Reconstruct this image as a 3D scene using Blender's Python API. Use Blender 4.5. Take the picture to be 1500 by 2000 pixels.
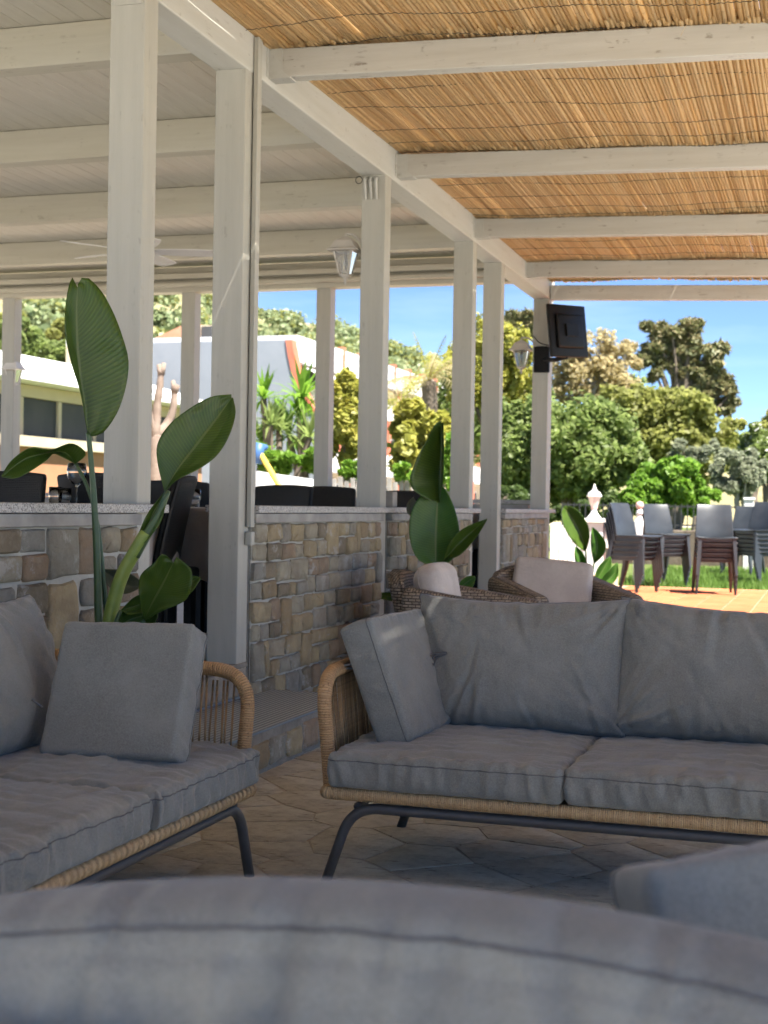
import bpy, bmesh, math, random
import numpy as np
from mathutils import Vector, Matrix, noise as mn

for _o in list(bpy.data.objects):
    bpy.data.objects.remove(_o, do_unlink=True)
scene = bpy.context.scene
col = scene.collection
R = math.radians

# ------------------------------------------------------------------ camera
TH, PIT, ROLL, FPX = R(17.5), 0.0047, 0.017, 2773.0
CAM = Vector((0, 0, 1.1))
cd = bpy.data.cameras.new('camera')
cam = bpy.data.objects.new('camera', cd); col.objects.link(cam)
CM = (Matrix.Rotation(TH, 3, 'Z') @ Matrix.Rotation(math.pi / 2 - PIT, 3, 'X') @ Matrix.Rotation(ROLL, 3, 'Z'))
cam.matrix_world = Matrix.Translation(CAM) @ CM.to_4x4()
cd.sensor_fit = 'VERTICAL'; cd.sensor_height = 36.0; cd.lens = 36.0 * FPX / 2000.0
cd.clip_start = 0.05; cd.clip_end = 3000
cd.dof.use_dof = True; cd.dof.focus_distance = 5.0; cd.dof.aperture_fstop = 5.6
scene.camera = cam

def at(px, py, ax, v):
    """point of the photographed place on the plane ax = v seen at a pixel of the 1500x2000 photograph"""
    d = CM @ Vector(((px - 750) / FPX, -(py - 1000) / FPX, -1)); i = 'xyz'.index(ax)
    return CAM + d * ((v - CAM[i]) / d[i])
def atd(px, py, D):
    return CAM + (CM @ Vector(((px - 750) / FPX, -(py - 1000) / FPX, -1))) * D

# ------------------------------------------------------------------ light
SUN_EL, SUN_AZ = R(61), R(-32)      # azimuth of the sun measured from +x towards +y
sdir = Vector((math.cos(SUN_EL) * math.cos(SUN_AZ), math.cos(SUN_EL) * math.sin(SUN_AZ), math.sin(SUN_EL)))
world = bpy.data.worlds.new('World'); scene.world = world; world.use_nodes = True
wn, wl = world.node_tree.nodes, world.node_tree.links
wn.clear()
wo = wn.new('ShaderNodeOutputWorld'); wb = wn.new('ShaderNodeBackground'); sky = wn.new('ShaderNodeTexSky')
sky.sky_type = 'NISHITA'; sky.sun_disc = False
sky.sun_elevation = SUN_EL; sky.sun_rotation = math.pi / 2 - SUN_AZ
sky.air_density = 0.8; sky.dust_density = 0.0; sky.ozone_density = 5.0; sky.altitude = 3500
# thin wisps of high cloud all over the sky
tc = wn.new('ShaderNodeTexCoord'); mp = wn.new('ShaderNodeMapping'); mp.inputs['Scale'].default_value = (1.2, 1.2, 7.0)
mp.inputs['Rotation'].default_value = (0.15, 0.1, 0.3)
nz = wn.new('ShaderNodeTexNoise'); nz.inputs['Scale'].default_value = 2.2; nz.inputs['Detail'].default_value = 6; nz.inputs['Roughness'].default_value = 0.6
rp = wn.new('ShaderNodeValToRGB'); rp.color_ramp.elements[0].position = 0.5; rp.color_ramp.elements[1].position = 0.78
rp.color_ramp.elements[0].color = (0, 0, 0, 1); rp.color_ramp.elements[1].color = (0.16, 0.16, 0.16, 1)
mxw = wn.new('ShaderNodeMix'); mxw.data_type = 'RGBA'; mxw.inputs['B'].default_value = (8.5, 9.2, 10.0, 1)
wl.new(tc.outputs['Generated'], mp.inputs['Vector']); wl.new(mp.outputs['Vector'], nz.inputs['Vector'])
wl.new(nz.outputs['Fac'], rp.inputs['Fac']); wl.new(rp.outputs['Color'], mxw.inputs['Factor'])
hsv = wn.new('ShaderNodeHueSaturation'); hsv.inputs['Saturation'].default_value = 1.0; wl.new(sky.outputs['Color'], hsv.inputs['Color']); wl.new(hsv.outputs['Color'], mxw.inputs['A']); wl.new(mxw.outputs['Result'], wb.inputs['Color'])
wb.inputs['Strength'].default_value = 0.062
wl.new(wb.outputs['Background'], wo.inputs['Surface'])
sl = bpy.data.lights.new('sun', 'SUN'); sl.energy = 5.0; sl.angle = R(0.53); sl.color = (1.0, 0.94, 0.84)
sun = bpy.data.objects.new('sun', sl); col.objects.link(sun)
sun.rotation_euler = sdir.to_track_quat('Z', 'Y').to_euler(); sun.location = (10, 8, 20)

scene.view_settings.view_transform = 'Standard'
try: scene.view_settings.look = 'None'
except Exception: pass
scene.view_settings.exposure = 2.02; scene.view_settings.gamma = 1.0; scene.view_settings.use_curve_mapping = False
scene.cycles.max_bounces = 7; scene.cycles.diffuse_bounces = 3; scene.cycles.glossy_bounces = 4
scene.cycles.transmission_bounces = 5; scene.cycles.transparent_max_bounces = 8
scene.cycles.caustics_reflective = False; scene.cycles.caustics_refractive = False
scene.cycles.use_adaptive_sampling = True; scene.cycles.adaptive_threshold = 0.03; scene.cycles.use_denoising = True; scene.cycles.sample_clamp_indirect = 6.0

# ------------------------------------------------------------------ mesh helpers
class MB:
    def __init__(s): s.v = []; s.f = []; s.uv = None
    def add(s, vs, fs, uvs=None):
        o = len(s.v); s.v += [tuple(p) for p in vs]; s.f += [tuple(i + o for i in f) for f in fs]
        if uvs is not None:
            if s.uv is None: s.uv = []
            s.uv += uvs
        return s
    def box(s, x0, x1, y0, y1, z0, z1, c=0.0):
        if c <= 0:
            vs = [(x0,y0,z0),(x1,y0,z0),(x1,y1,z0),(x0,y1,z0),(x0,y0,z1),(x1,y0,z1),(x1,y1,z1),(x0,y1,z1)]
            return s.add(vs, [(0,3,2,1),(4,5,6,7),(0,1,5,4),(1,2,6,5),(2,3,7,6),(3,0,4,7)])
        bm = bmesh.new(); bmesh.ops.create_cube(bm, size=1)
        for v in bm.verts: v.co = ((x0+x1)/2 + v.co.x*(x1-x0), (y0+y1)/2 + v.co.y*(y1-y0), (z0+z1)/2 + v.co.z*(z1-z0))
        bmesh.ops.bevel(bm, geom=bm.edges[:], offset=c, segments=2, affect='EDGES', profile=0.5)
        bm.verts.index_update()
        s.add([v.co[:] for v in bm.verts], [[v.index for v in f.verts] for f in bm.faces]); bm.free(); return s
    def obox(s, M, sx, sy, sz, c=0.0):
        t = MB().box(-sx/2, sx/2, -sy/2, sy/2, -sz/2, sz/2, c)
        return s.add([M @ Vector(p) for p in t.v], t.f)
    def tube(s, pts, r, n=8, caps=True, uv=False, closed=False):
        pts = [Vector(p) for p in pts]; m = len(pts)
        rs = r if isinstance(r, (list, tuple)) else [r] * m
        vs = []; fs = []; uvs = [] if uv else None
        tans = []
        for i in range(m):
            a = pts[(i-1) % m] if (closed or i > 0) else pts[i]; b = pts[(i+1) % m] if (closed or i < m-1) else pts[i]
            t = (b - a); tans.append(t.normalized() if t.length > 1e-9 else Vector((0,0,1)))
        up = Vector((0,0,1)) if abs(tans[0].z) < .9 else Vector((1,0,0))
        nrm = (up - tans[0] * up.dot(tans[0])).normalized()
        L = 0.0; Ls = []
        for i in range(m):
            if i: L += (pts[i]-pts[i-1]).length
            Ls.append(L)
            nrm = (nrm - tans[i] * nrm.dot(tans[i])).normalized(); bn = tans[i].cross(nrm)
            for k in range(n):
                a = 2*math.pi*k/n
                vs.append(pts[i] + (nrm*math.cos(a) + bn*math.sin(a)) * rs[i])
        rng = m if closed else m-1
        for i in range(rng):
            j = (i+1) % m
            for k in range(n):
                k2 = (k+1) % n
                fs.append((i*n+k, i*n+k2, j*n+k2, j*n+k))
                if uv: uvs += [(k/n, Ls[i]), ((k+1)/n, Ls[i]), ((k+1)/n, Ls[j] if j else L), (k/n, Ls[j] if j else L)]
        if caps and not closed:
            fs.append(tuple(range(n-1, -1, -1))); fs.append(tuple((m-1)*n+k for k in range(n)))
            if uv: uvs += [(0, 0)]*n + [(0, L)]*n
        return s.add(vs, fs, uvs)
    def lathe(s, prof, n=16, o=(0,0,0), M=None):
        vs = []; fs = []
        for (r, z) in prof:
            for k in range(n):
                a = 2*math.pi*k/n; p = Vector((r*math.cos(a), r*math.sin(a), z))
                vs.append((M @ p) if M else (p + Vector(o)))
        for i in range(len(prof)-1):
            for k in range(n):
                k2 = (k+1) % n; fs.append((i*n+k, i*n+k2, (i+1)*n+k2, (i+1)*n+k))
        if prof[0][0] > 1e-4: fs.append(tuple(range(n-1, -1, -1)))
        if prof[-1][0] > 1e-4: fs.append(tuple((len(prof)-1)*n+k for k in range(n)))
        return s.add(vs, fs)
    def prism(s, poly, ax, a0, a1):
        """polygon in the two other axes (cyclic order) extruded along ax"""
        n = len(poly); i = 'xyz'.index(ax)
        def P(u, v, w):
            q = [0, 0, 0]; q[i] = w; q[(i+1) % 3] = u; q[(i+2) % 3] = v; return tuple(q)
        vs = [P(u, v, a0) for u, v in poly] + [P(u, v, a1) for u, v in poly]
        fs = [tuple(range(n-1, -1, -1)), tuple(range(n, 2*n))] + [(k, (k+1) % n, n+(k+1) % n, n+k) for k in range(n)]
        return s.add(vs, fs)
    def mesh(s, name, mat=None, smooth=False):
        me = bpy.data.meshes.new(name); me.from_pydata(s.v, [], s.f)
        if s.uv is not None and len(s.uv) == len(me.loops):
            ul = me.uv_layers.new(name='UVMap'); ul.data.foreach_set('uv', np.array(s.uv, dtype=np.float32).ravel())
        if mat: me.materials.append(mat)
        if smooth: me.polygons.foreach_set('use_smooth', [True]*len(me.polygons))
        me.update(); return me
    def build(s, name, mat, parent=None, smooth=False, world=False, auto=None):
        if world and parent is not None:
            inv = parent.matrix_basis.inverted(); s.v = [tuple(inv @ Vector(p)) for p in s.v]
        me = s.mesh(name, mat, smooth or auto is not None)
        if auto is not None:
            try: me.set_sharp_from_angle(angle=R(auto))
            except Exception: pass
        return link(name, me, parent)

def link(name, me, parent=None):
    o = bpy.data.objects.new(name, me); col.objects.link(o)
    if parent is not None: o.parent = parent
    return o
def tag(o, label=None, cat=None, group=None, kind=None):
    if label: o['label'] = label
    if cat: o['category'] = cat
    if group: o['group'] = group
    if kind: o['kind'] = kind
    return o
def thing(name, loc=(0,0,0), rz=0.0, label=None, cat=None, group=None, M=None):
    o = bpy.data.objects.new(name, None); col.objects.link(o); o.empty_display_size = 0.1
    if M is not None: o.matrix_basis = M
    else: o.matrix_basis = Matrix.Translation(loc) @ Matrix.Rotation(rz, 4, 'Z')
    return tag(o, label, cat, group)
def place(o, loc, rz=0.0):
    o.matrix_basis = Matrix.Translation(loc) @ Matrix.Rotation(rz, 4, 'Z'); return o
def kids(o): return [c for c in bpy.data.objects if c.parent == o]
def copy_tree(o, parent=None, label=None):
    c = o.copy(); col.objects.link(c); c.parent = parent
    if label: c['label'] = label
    for ch in list(o.children): copy_tree(ch, c)
    return c
def raw_mesh(name, V, Fq, mat, smooth=False):
    """V (n,3) array, Fq (m,k) index array"""
    me = bpy.data.meshes.new(name); V = np.asarray(V, np.float32); Fq = np.asarray(Fq, np.int32); k = Fq.shape[1]
    me.vertices.add(len(V)); me.vertices.foreach_set('co', V.ravel())
    me.loops.add(Fq.size); me.loops.foreach_set('vertex_index', Fq.ravel())
    me.polygons.add(len(Fq)); me.polygons.foreach_set('loop_start', np.arange(0, Fq.size, k, dtype=np.int32))
    if smooth: me.polygons.foreach_set('use_smooth', np.ones(len(Fq), bool))
    me.materials.append(mat); me.update(calc_edges=True); return me
def smooth_path(pts, step=0.01):
    """Catmull-Rom through points, resampled"""
    P = [Vector(p) for p in pts]; out = []
    for i in range(len(P)-1):
        p0 = P[max(i-1,0)]; p1 = P[i]; p2 = P[i+1]; p3 = P[min(i+2,len(P)-1)]
        n = max(2, int((p2-p1).length/step))
        for k in range(n):
            t = k/n; out.append(0.5*((2*p1)+(p2-p0)*t+(2*p0-5*p1+4*p2-p3)*t*t+(3*p1-p0-3*p2+p3)*t**3))
    out.append(P[-1]); return out
def fillet(pts, r, step=0.02, seg=8):
    """polyline with rounded corners"""
    P = [Vector(p) for p in pts]; out = [P[0]]
    rr = r if isinstance(r, (list, tuple)) else [r]*len(P)
    for i in range(1, len(P)-1):
        a = (P[i-1]-P[i]); b = (P[i+1]-P[i]); d = min(rr[i], a.length*.49, b.length*.49)
        s_, e_ = P[i]+a.normalized()*d, P[i]+b.normalized()*d
        for k in range(seg+1):
            t = k/seg; out.append((1-t)**2*s_ + 2*t*(1-t)*P[i] + t*t*e_)
    out.append(P[-1]); return out
def resample(pts, step):
    P = [Vector(p) for p in pts]; out = [P[0]]; acc = 0.0
    for a, b in zip(P[:-1], P[1:]):
        L = (b-a).length
        if L < 1e-9: continue
        d = step-acc
        while d <= L: out.append(a+(b-a)*(d/L)); d += step
        acc = (acc+L) % step
    out.append(P[-1]); return out

# ------------------------------------------------------------------ materials
def new_mat(name):
    m = bpy.data.materials.new(name); m.use_nodes = True; nt = m.node_tree
    b = nt.nodes['Principled BSDF']; return m, nt, b
class N:
    """tiny node helper"""
    def __init__(s, nt): s.nt = nt
    def n(s, t, **k):
        x = s.nt.nodes.new(t)
        for a, v in k.items():
            if a in x.inputs: x.inputs[a].default_value = v
            else: setattr(x, a, v)
        return x
    def l(s, a, b): s.nt.links.new(a, b)
    def coord(s, kind='Object', scale=(1,1,1), rnd=False):
        t = s.n('ShaderNodeTexCoord'); m = s.n('ShaderNodeMapping'); m.inputs['Scale'].default_value = scale
        src = t.outputs[kind]
        if rnd:
            oi = s.n('ShaderNodeObjectInfo'); ml = s.n('ShaderNodeVectorMath', operation='SCALE'); ml.inputs[0].default_value = (37, 53, 71)
            s.l(oi.outputs['Random'], ml.inputs['Scale']); ad = s.n('ShaderNodeVectorMath', operation='ADD')
            s.l(src, ad.inputs[0]); s.l(ml.outputs[0], ad.inputs[1]); src = ad.outputs[0]
        s.l(src, m.inputs['Vector']); return m.outputs['Vector']
    def noise(s, vec, scale, detail=4, rough=.55, dist=0.0):
        x = s.n('ShaderNodeTexNoise'); x.inputs['Scale'].default_value = scale; x.inputs['Detail'].default_value = detail
        x.inputs['Roughness'].default_value = rough; x.inputs['Distortion'].default_value = dist; s.l(vec, x.inputs['Vector']); return x.outputs['Fac']
    def ramp(s, fac, stops, interp='LINEAR'):
        x = s.n('ShaderNodeValToRGB'); e = x.color_ramp.elements; x.color_ramp.interpolation = interp
        while len(e) < len(stops): e.new(0.5)
        for i, (p, c) in enumerate(stops):
            e[i].position = p; e[i].color = (c, c, c, 1) if isinstance(c, (int, float)) else (*c, 1)
        s.l(fac, x.inputs['Fac']); return x.outputs['Color']
    def mix(s, fac, a, b, mode='MIX'):
        x = s.n('ShaderNodeMix', data_type='RGBA', blend_type=mode)
        for k, v in (('Factor', fac), ('A', a), ('B', b)):
            if hasattr(v, 'is_linked') or hasattr(v, 'links'): s.l(v, x.inputs[k])
            else: x.inputs[k].default_value = v if k == 'Factor' else (*v, 1)
        return x.outputs['Result']
    def bump(s, h, strength, dist=0.01, normal=None):
        x = s.n('ShaderNodeBump'); x.inputs['Strength'].default_value = strength; x.inputs['Distance'].default_value = dist
        s.l(h, x.inputs['Height'])
        if normal is not None: s.l(normal, x.inputs['Normal'])
        return x.outputs['Normal']
def pmat(name, c1, c2, scale=6, rough=.6, bump=.2, bscale=60, stretch=(1,1,1), detail=4, spec=.5, rnd=False, objvar=0.0, metal=0.0, bdist=.004, sheen=0.0, coat=0.0):
    m, nt, b = new_mat(name); g = N(nt)
    v = g.coord('Object', stretch, rnd)
    c = g.ramp(g.noise(v, scale, detail), [(.3, c1), (.7, c2)])
    if objvar > 0:
        oi = g.n('ShaderNodeObjectInfo'); mr = g.n('ShaderNodeMapRange'); mr.inputs['To Min'].default_value = 1-objvar; mr.inputs['To Max'].default_value = 1+objvar
        g.l(oi.outputs['Random'], mr.inputs['Value']); hs = g.n('ShaderNodeHueSaturation'); g.l(mr.outputs['Result'], hs.inputs['Value']); g.l(c, hs.inputs['Color']); c = hs.outputs['Color']
    g.l(c, b.inputs['Base Color']); b.inputs['Roughness'].default_value = rough; b.inputs['Metallic'].default_value = metal
    b.inputs['Specular IOR Level'].default_value = spec
    if sheen: b.inputs['Sheen Weight'].default_value = sheen; b.inputs['Sheen Roughness'].default_value = .5
    if coat: b.inputs['Coat Weight'].default_value = coat
    if bump > 0: g.l(g.bump(g.noise(v, bscale, 5, .65), bump, bdist), b.inputs['Normal'])
    return m
M = {}
def mat_paint(name, base, dirt, knots=0.5, stretch=(6,.6,6)):
    m, nt, b = new_mat(name); g = N(nt); v = g.coord('Object', stretch, True); w = g.coord('Object', (1,1,1), True)
    c = g.mix(g.ramp(g.noise(v, 3, 6, .6), [(.32, 0.0), (.75, .8)]), base, dirt)
    spots = g.ramp(g.noise(w, 14, 3, .5, .4), [(.58, 0.0), (.66, knots)])
    streak = g.ramp(g.noise(v, 9, 5, .7), [(.52, 0.0), (.62, .8)])
    k = g.n('ShaderNodeMath', operation='MULTIPLY'); g.l(spots, k.inputs[0]); g.l(streak, k.inputs[1])
    c = g.mix(k.outputs[0], c, (dirt[0]*.45, dirt[1]*.4, dirt[2]*.36))
    g.l(c, b.inputs['Base Color']); b.inputs['Roughness'].default_value = .5; b.inputs['Specular IOR Level'].default_value = .35
    g.l(g.bump(g.noise(v, 14, 6, .7), .22, .004), b.inputs['Normal']); return m
M['paint'] = mat_paint('white_paint', (.46,.455,.405), (.385,.38,.335), .35, (7,7,.5))
M['beam_paint'] = mat_paint('beam_paint', (.55,.555,.52), (.475,.475,.43), .5, (7,.5,7))
M['joist_paint'] = mat_paint('joist_paint', (.55,.545,.505), (.44,.425,.375), 1.0, (.5,7,7))
M['board_paint'] = mat_paint('board_paint', (.61,.59,.51), (.53,.505,.425), .25, (7,.5,7))
M['cross_paint'] = mat_paint('cross_paint', (.52,.505,.425), (.45,.43,.35), .45, (.5,7,7))
def mat_stone():
    m, nt, b = new_mat('rubble_stone'); g = N(nt); v = g.coord('Object', (1,1,1), True)
    oi = g.n('ShaderNodeObjectInfo')
    base = g.ramp(oi.outputs['Random'], [(0,(.47,.385,.235)),(.16,(.37,.36,.30)),(.28,(.395,.305,.18)),(.40,(.46,.42,.315)),(.52,(.33,.33,.295)),(.62,(.51,.42,.26)),(.74,(.28,.24,.17)),(.84,(.40,.30,.205)),(.93,(.44,.415,.345))], 'CONSTANT')
    d = g.mix(g.ramp(g.noise(v, 9, 6, .65), [(.3,.55),(.7,0.0)]), base, (.15,.115,.085))
    d = g.mix(g.ramp(g.noise(v, 24, 4, .7), [(.5,0.0),(.8,.55)]), d, (.37,.35,.30))
    d = g.mix(g.ramp(g.noise(v, 5, 6, .75), [(.57,0.0),(.66,.85)]), d, (.50,.485,.45))   # lime smears
    g.l(d, b.inputs['Base Color']); b.inputs['Roughness'].default_value = .85; b.inputs['Specular IOR Level'].default_value = .25
    g.l(g.bump(g.noise(v, 30, 8, .74), 1.0, .018), b.inputs['Normal']); return m
M['stone'] = mat_stone()
M['mortar'] = pmat('mortar', (.42,.41,.365), (.56,.55,.50), 7, .9, .7, 70, detail=7, spec=.2, bdist=.01)
M['oldmortar'] = pmat('old_mortar', (.19,.17,.145), (.34,.315,.275), 9, .9, .9, 50, detail=8, spec=.2, bdist=.012)
def mat_granite():
    m, nt, b = new_mat('granite'); g = N(nt); v = g.coord('Object', (1,1,1), True)
    x = g.n('ShaderNodeTexVoronoi'); x.inputs['Scale'].default_value = 210; g.l(v, x.inputs['Vector'])
    sep = g.n('ShaderNodeSeparateColor'); g.l(x.outputs['Color'], sep.inputs['Color'])
    c = g.ramp(sep.outputs['Red'], [(0,(.16,.16,.16)),(.18,(.33,.325,.315)),(.42,(.46,.455,.44)),(.75,(.55,.545,.53)),(.93,(.40,.37,.33))], 'CONSTANT')
    c = g.mix(g.ramp(g.noise(v, 4, 5), [(.55,0.0),(.8,.35)]), c, (.33,.32,.29))
    g.l(c, b.inputs['Base Color']); b.inputs['Roughness'].default_value = .55
    g.l(g.bump(g.noise(v, 150, 3), .2, .003), b.inputs['Normal']); return m
M['granite'] = mat_granite()
M['concrete'] = pmat('concrete_band', (.27,.265,.25), (.42,.41,.385), 8, .85, .5, 90, detail=7, spec=.25)
def mat_reed(name, fac):
    m, nt, b = new_mat(name); g = N(nt); v = g.coord('Object', (9,1,9), False)
    geo = g.n('ShaderNodeNewGeometry'); oi = g.n('ShaderNodeObjectInfo')
    ad = g.n('ShaderNodeMath', operation='ADD'); g.l(geo.outputs['Random Per Island'], ad.inputs[0]); g.l(oi.outputs['Random'], ad.inputs[1])
    fr = g.n('ShaderNodeMath', operation='FRACT'); g.l(ad.outputs[0], fr.inputs[0])
    c = g.ramp(fr.outputs[0], [(0,(.72,.53,.28)),(.2,(.77,.59,.335)),(.4,(.66,.47,.235)),(.55,(.75,.57,.32)),(.7,(.60,.415,.20)),(.85,(.71,.52,.275)),(.97,(.48,.325,.155))], 'CONSTANT')
    c = g.mix(g.ramp(g.noise(v, 4, 5, .6), [(.45,0.0),(.75,.5)]), c, (.55,.39,.20))
    tuv = g.n('ShaderNodeTexCoord'); spu = g.n('ShaderNodeSeparateXYZ'); g.l(tuv.outputs['UV'], spu.inputs[0])
    c = g.mix(g.ramp(spu.outputs['Y'], [(.25,0.0),(.9,.85)]), c, (.13,.075,.03))
    g.l(c, b.inputs['Base Color']); b.inputs['Roughness'].default_value = .42; b.inputs['Specular IOR Level'].default_value = .4
    tr = g.n('ShaderNodeBsdfTranslucent'); tr.inputs['Color'].default_value = (.92,.73,.45,1); ms = g.n('ShaderNodeMixShader'); ms.inputs['Fac'].default_value = fac
    out = nt.nodes['Material Output']; g.l(b.outputs[0], ms.inputs[1]); g.l(tr.outputs[0], ms.inputs[2]); g.l(ms.outputs[0], out.inputs['Surface']); return m
M['reed'] = mat_reed('dry_reed', .46); M['reed_block'] = mat_reed('slit_block_reed', .20)  # second copy lets less light through, so gaps between canes stay dark
M['wire'] = pmat('binding_wire', (.05,.04,.03), (.09,.07,.05), 30, .6, 0)
def mat_fabric(name, c1, c2, warm=None):
    m, nt, b = new_mat(name); g = N(nt); v = g.coord('Object', (1,1,1), True)
    f = g.noise(v, 260, 3, .7); f2 = g.noise(v, 6, 5, .65)
    wv = g.n('ShaderNodeTexWave', wave_type='BANDS', bands_direction='DIAGONAL'); wv.inputs['Scale'].default_value = 190; wv.inputs['Distortion'].default_value = 1.5; g.l(v, wv.inputs['Vector'])
    c = g.ramp(f, [(.32, tuple(x*.93 for x in c1)), (.68, tuple(x*1.04 for x in c2))])
    c = g.mix(g.ramp(f2, [(.42,0.0),(.72,.5)]), c, tuple(x*1.25 for x in c2))
    g.l(c, b.inputs['Base Color']); b.inputs['Roughness'].default_value = .92; b.inputs['Specular IOR Level'].default_value = .15
    b.inputs['Sheen Weight'].default_value = .25; b.inputs['Sheen Roughness'].default_value = .5
    n1 = g.bump(f, .35, .0015); n2 = g.bump(g.noise(v, 24, 5, .62), .5, .008, n1); g.l(n2, b.inputs['Normal']); return m
M['fabric'] = mat_fabric('grey_fabric', (.172,.177,.166), (.230,.237,.223))
M['fabric_piping'] = pmat('fabric_piping', (.10,.10,.103), (.135,.135,.138), 60, .9, .2, 300, spec=.15)
M['beige'] = mat_fabric('beige_fabric', (.50,.44,.40), (.60,.545,.50))
M['beige_piping'] = pmat('beige_piping', (.42,.36,.32), (.52,.46,.42), 60, .9, .2, 300, spec=.15)
def mat_rattan(name, a, bcol, dark, per):
    m, nt, b = new_mat(name); g = N(nt)
    t = g.n('ShaderNodeTexCoord'); sp = g.n('ShaderNodeSeparateXYZ'); g.l(t.outputs['UV'], sp.inputs[0])
    cb = g.n('ShaderNodeCombineXYZ'); g.l(sp.outputs['Y'], cb.inputs['X'])
    mu = g.n('ShaderNodeMath', operation='MULTIPLY'); mu.inputs[1].default_value = per*.35; g.l(sp.outputs['X'], mu.inputs[0])
    ad = g.n('ShaderNodeMath', operation='ADD'); g.l(sp.outputs['Y'], ad.inputs[0]); g.l(mu.outputs[0], ad.inputs[1])
    mm = g.n('ShaderNodeMath', operation='MULTIPLY'); mm.inputs[1].default_value = 1/per; g.l(ad.outputs[0], mm.inputs[0])
    fr = g.n('ShaderNodeMath', operation='FRACT'); g.l(mm.outputs[0], fr.inputs[0]); fl = g.n('ShaderNodeMath', operation='FLOOR'); g.l(mm.outputs[0], fl.inputs[0])
    wn_ = g.n('ShaderNodeTexWhiteNoise', noise_dimensions='1D'); g.l(fl.outputs[0], wn_.inputs['W'])
    c = g.mix(wn_.outputs['Value'], a, bcol)
    v = g.coord('Object', (1,1,1), True)
    c = g.mix(g.ramp(g.noise(v, 160, 3, .7), [(.55,0.0),(.68,.8)]), c, dark)
    gap = g.ramp(fr.outputs[0], [(0,.85),(.13,0.0),(.87,0.0),(1,.85)])
    c = g.mix(gap, c, dark)
    g.l(c, b.inputs['Base Color']); b.inputs['Roughness'].default_value = .55
    g.l(g.bump(g.ramp(fr.outputs[0], [(0,0.0),(.3,.9),(.5,1.0),(.7,.9),(1,0.0)]), .8, .003), b.inputs['Normal']); return m
M['rattan'] = mat_rattan('wrapped_cane', (.52,.335,.17), (.44,.265,.125), (.15,.085,.04), .0072)
M['rattan_seat'] = mat_rattan('woven_cane_band', (.56,.40,.22), (.48,.32,.16), (.20,.125,.06), .0058)
M['cord'] = pmat('cane_cord', (.20,.135,.075), (.33,.225,.12), 30, .6, .2, 200, objvar=.25)
M['steel'] = pmat('grey_steel', (.052,.055,.060), (.068,.071,.077), 20, .42, .05, 200, spec=.5)
def mat_floor():
    m, nt, b = new_mat('flagstone'); g = N(nt); v = g.coord('Object', (1,1,1), False)
    oi = g.n('ShaderNodeObjectInfo')
    base = g.ramp(oi.outputs['Random'], [(0,(.60,.58,.49)),(.25,(.59,.575,.49)),(.5,(.605,.585,.495)),(.75,(.59,.57,.485)),(1,(.60,.575,.485))])
    c = g.mix(g.ramp(g.noise(v, 3.0, 8, .75), [(.36,0.0),(.62,.8)]), base, (.42,.395,.33))
    c = g.mix(g.ramp(g.noise(v, 13, 8, .8), [(.48,0.0),(.6,.6)]), c, (.36,.335,.275))
    c = g.mix(g.ramp(g.noise(v, 30, 6, .75), [(.5,0.0),(.75,.6)]), c, (.58,.52,.43))
    st = g.coord('Object', (1,7,1), False)
    c = g.mix(g.ramp(g.noise(st, 7, 7, .72, 1.2), [(.57,0.0),(.63,.75)]), c, (.17,.14,.11))
    g.l(c, b.inputs['Base Color']); g.l(g.ramp(g.noise(v, 6, 4), [(.3,.6),(.7,.85)]), b.inputs['Roughness']); b.inputs['Specular IOR Level'].default_value = .12
    n1 = g.bump(g.noise(st, 6, 8, .75, 1.0), .7, .018); g.l(g.bump(g.noise(v, 60, 6, .7), .5, .006, n1), b.inputs['Normal']); return m
M['flag'] = mat_floor()
M['joint'] = pmat('paving_joint', (.34,.305,.255), (.50,.455,.39), 14, .9, .6, 80, detail=7, spec=.2)
def mat_ribbed():
    m, nt, b = new_mat('ribbed_step_mat'); g = N(nt); v = g.coord('Object', (1,1,1), False)
    wv = g.n('ShaderNodeTexWave', wave_type='BANDS', bands_direction='X'); wv.inputs['Scale'].default_value = 13; g.l(v, wv.inputs['Vector'])
    c = g.ramp(wv.outputs['Fac'], [(.25,(.13,.155,.18)),(.6,(.36,.41,.45))]); c = g.mix(g.ramp(g.noise(v, 6, 6, .7), [(.55,0.0),(.75,.4)]), c, (.40,.41,.41))
    g.l(c, b.inputs['Base Color']); b.inputs['Roughness'].default_value = .55; g.l(g.bump(wv.outputs['Fac'], .5, .004), b.inputs['Normal']); return m
M['ribbed'] = mat_ribbed()
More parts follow.
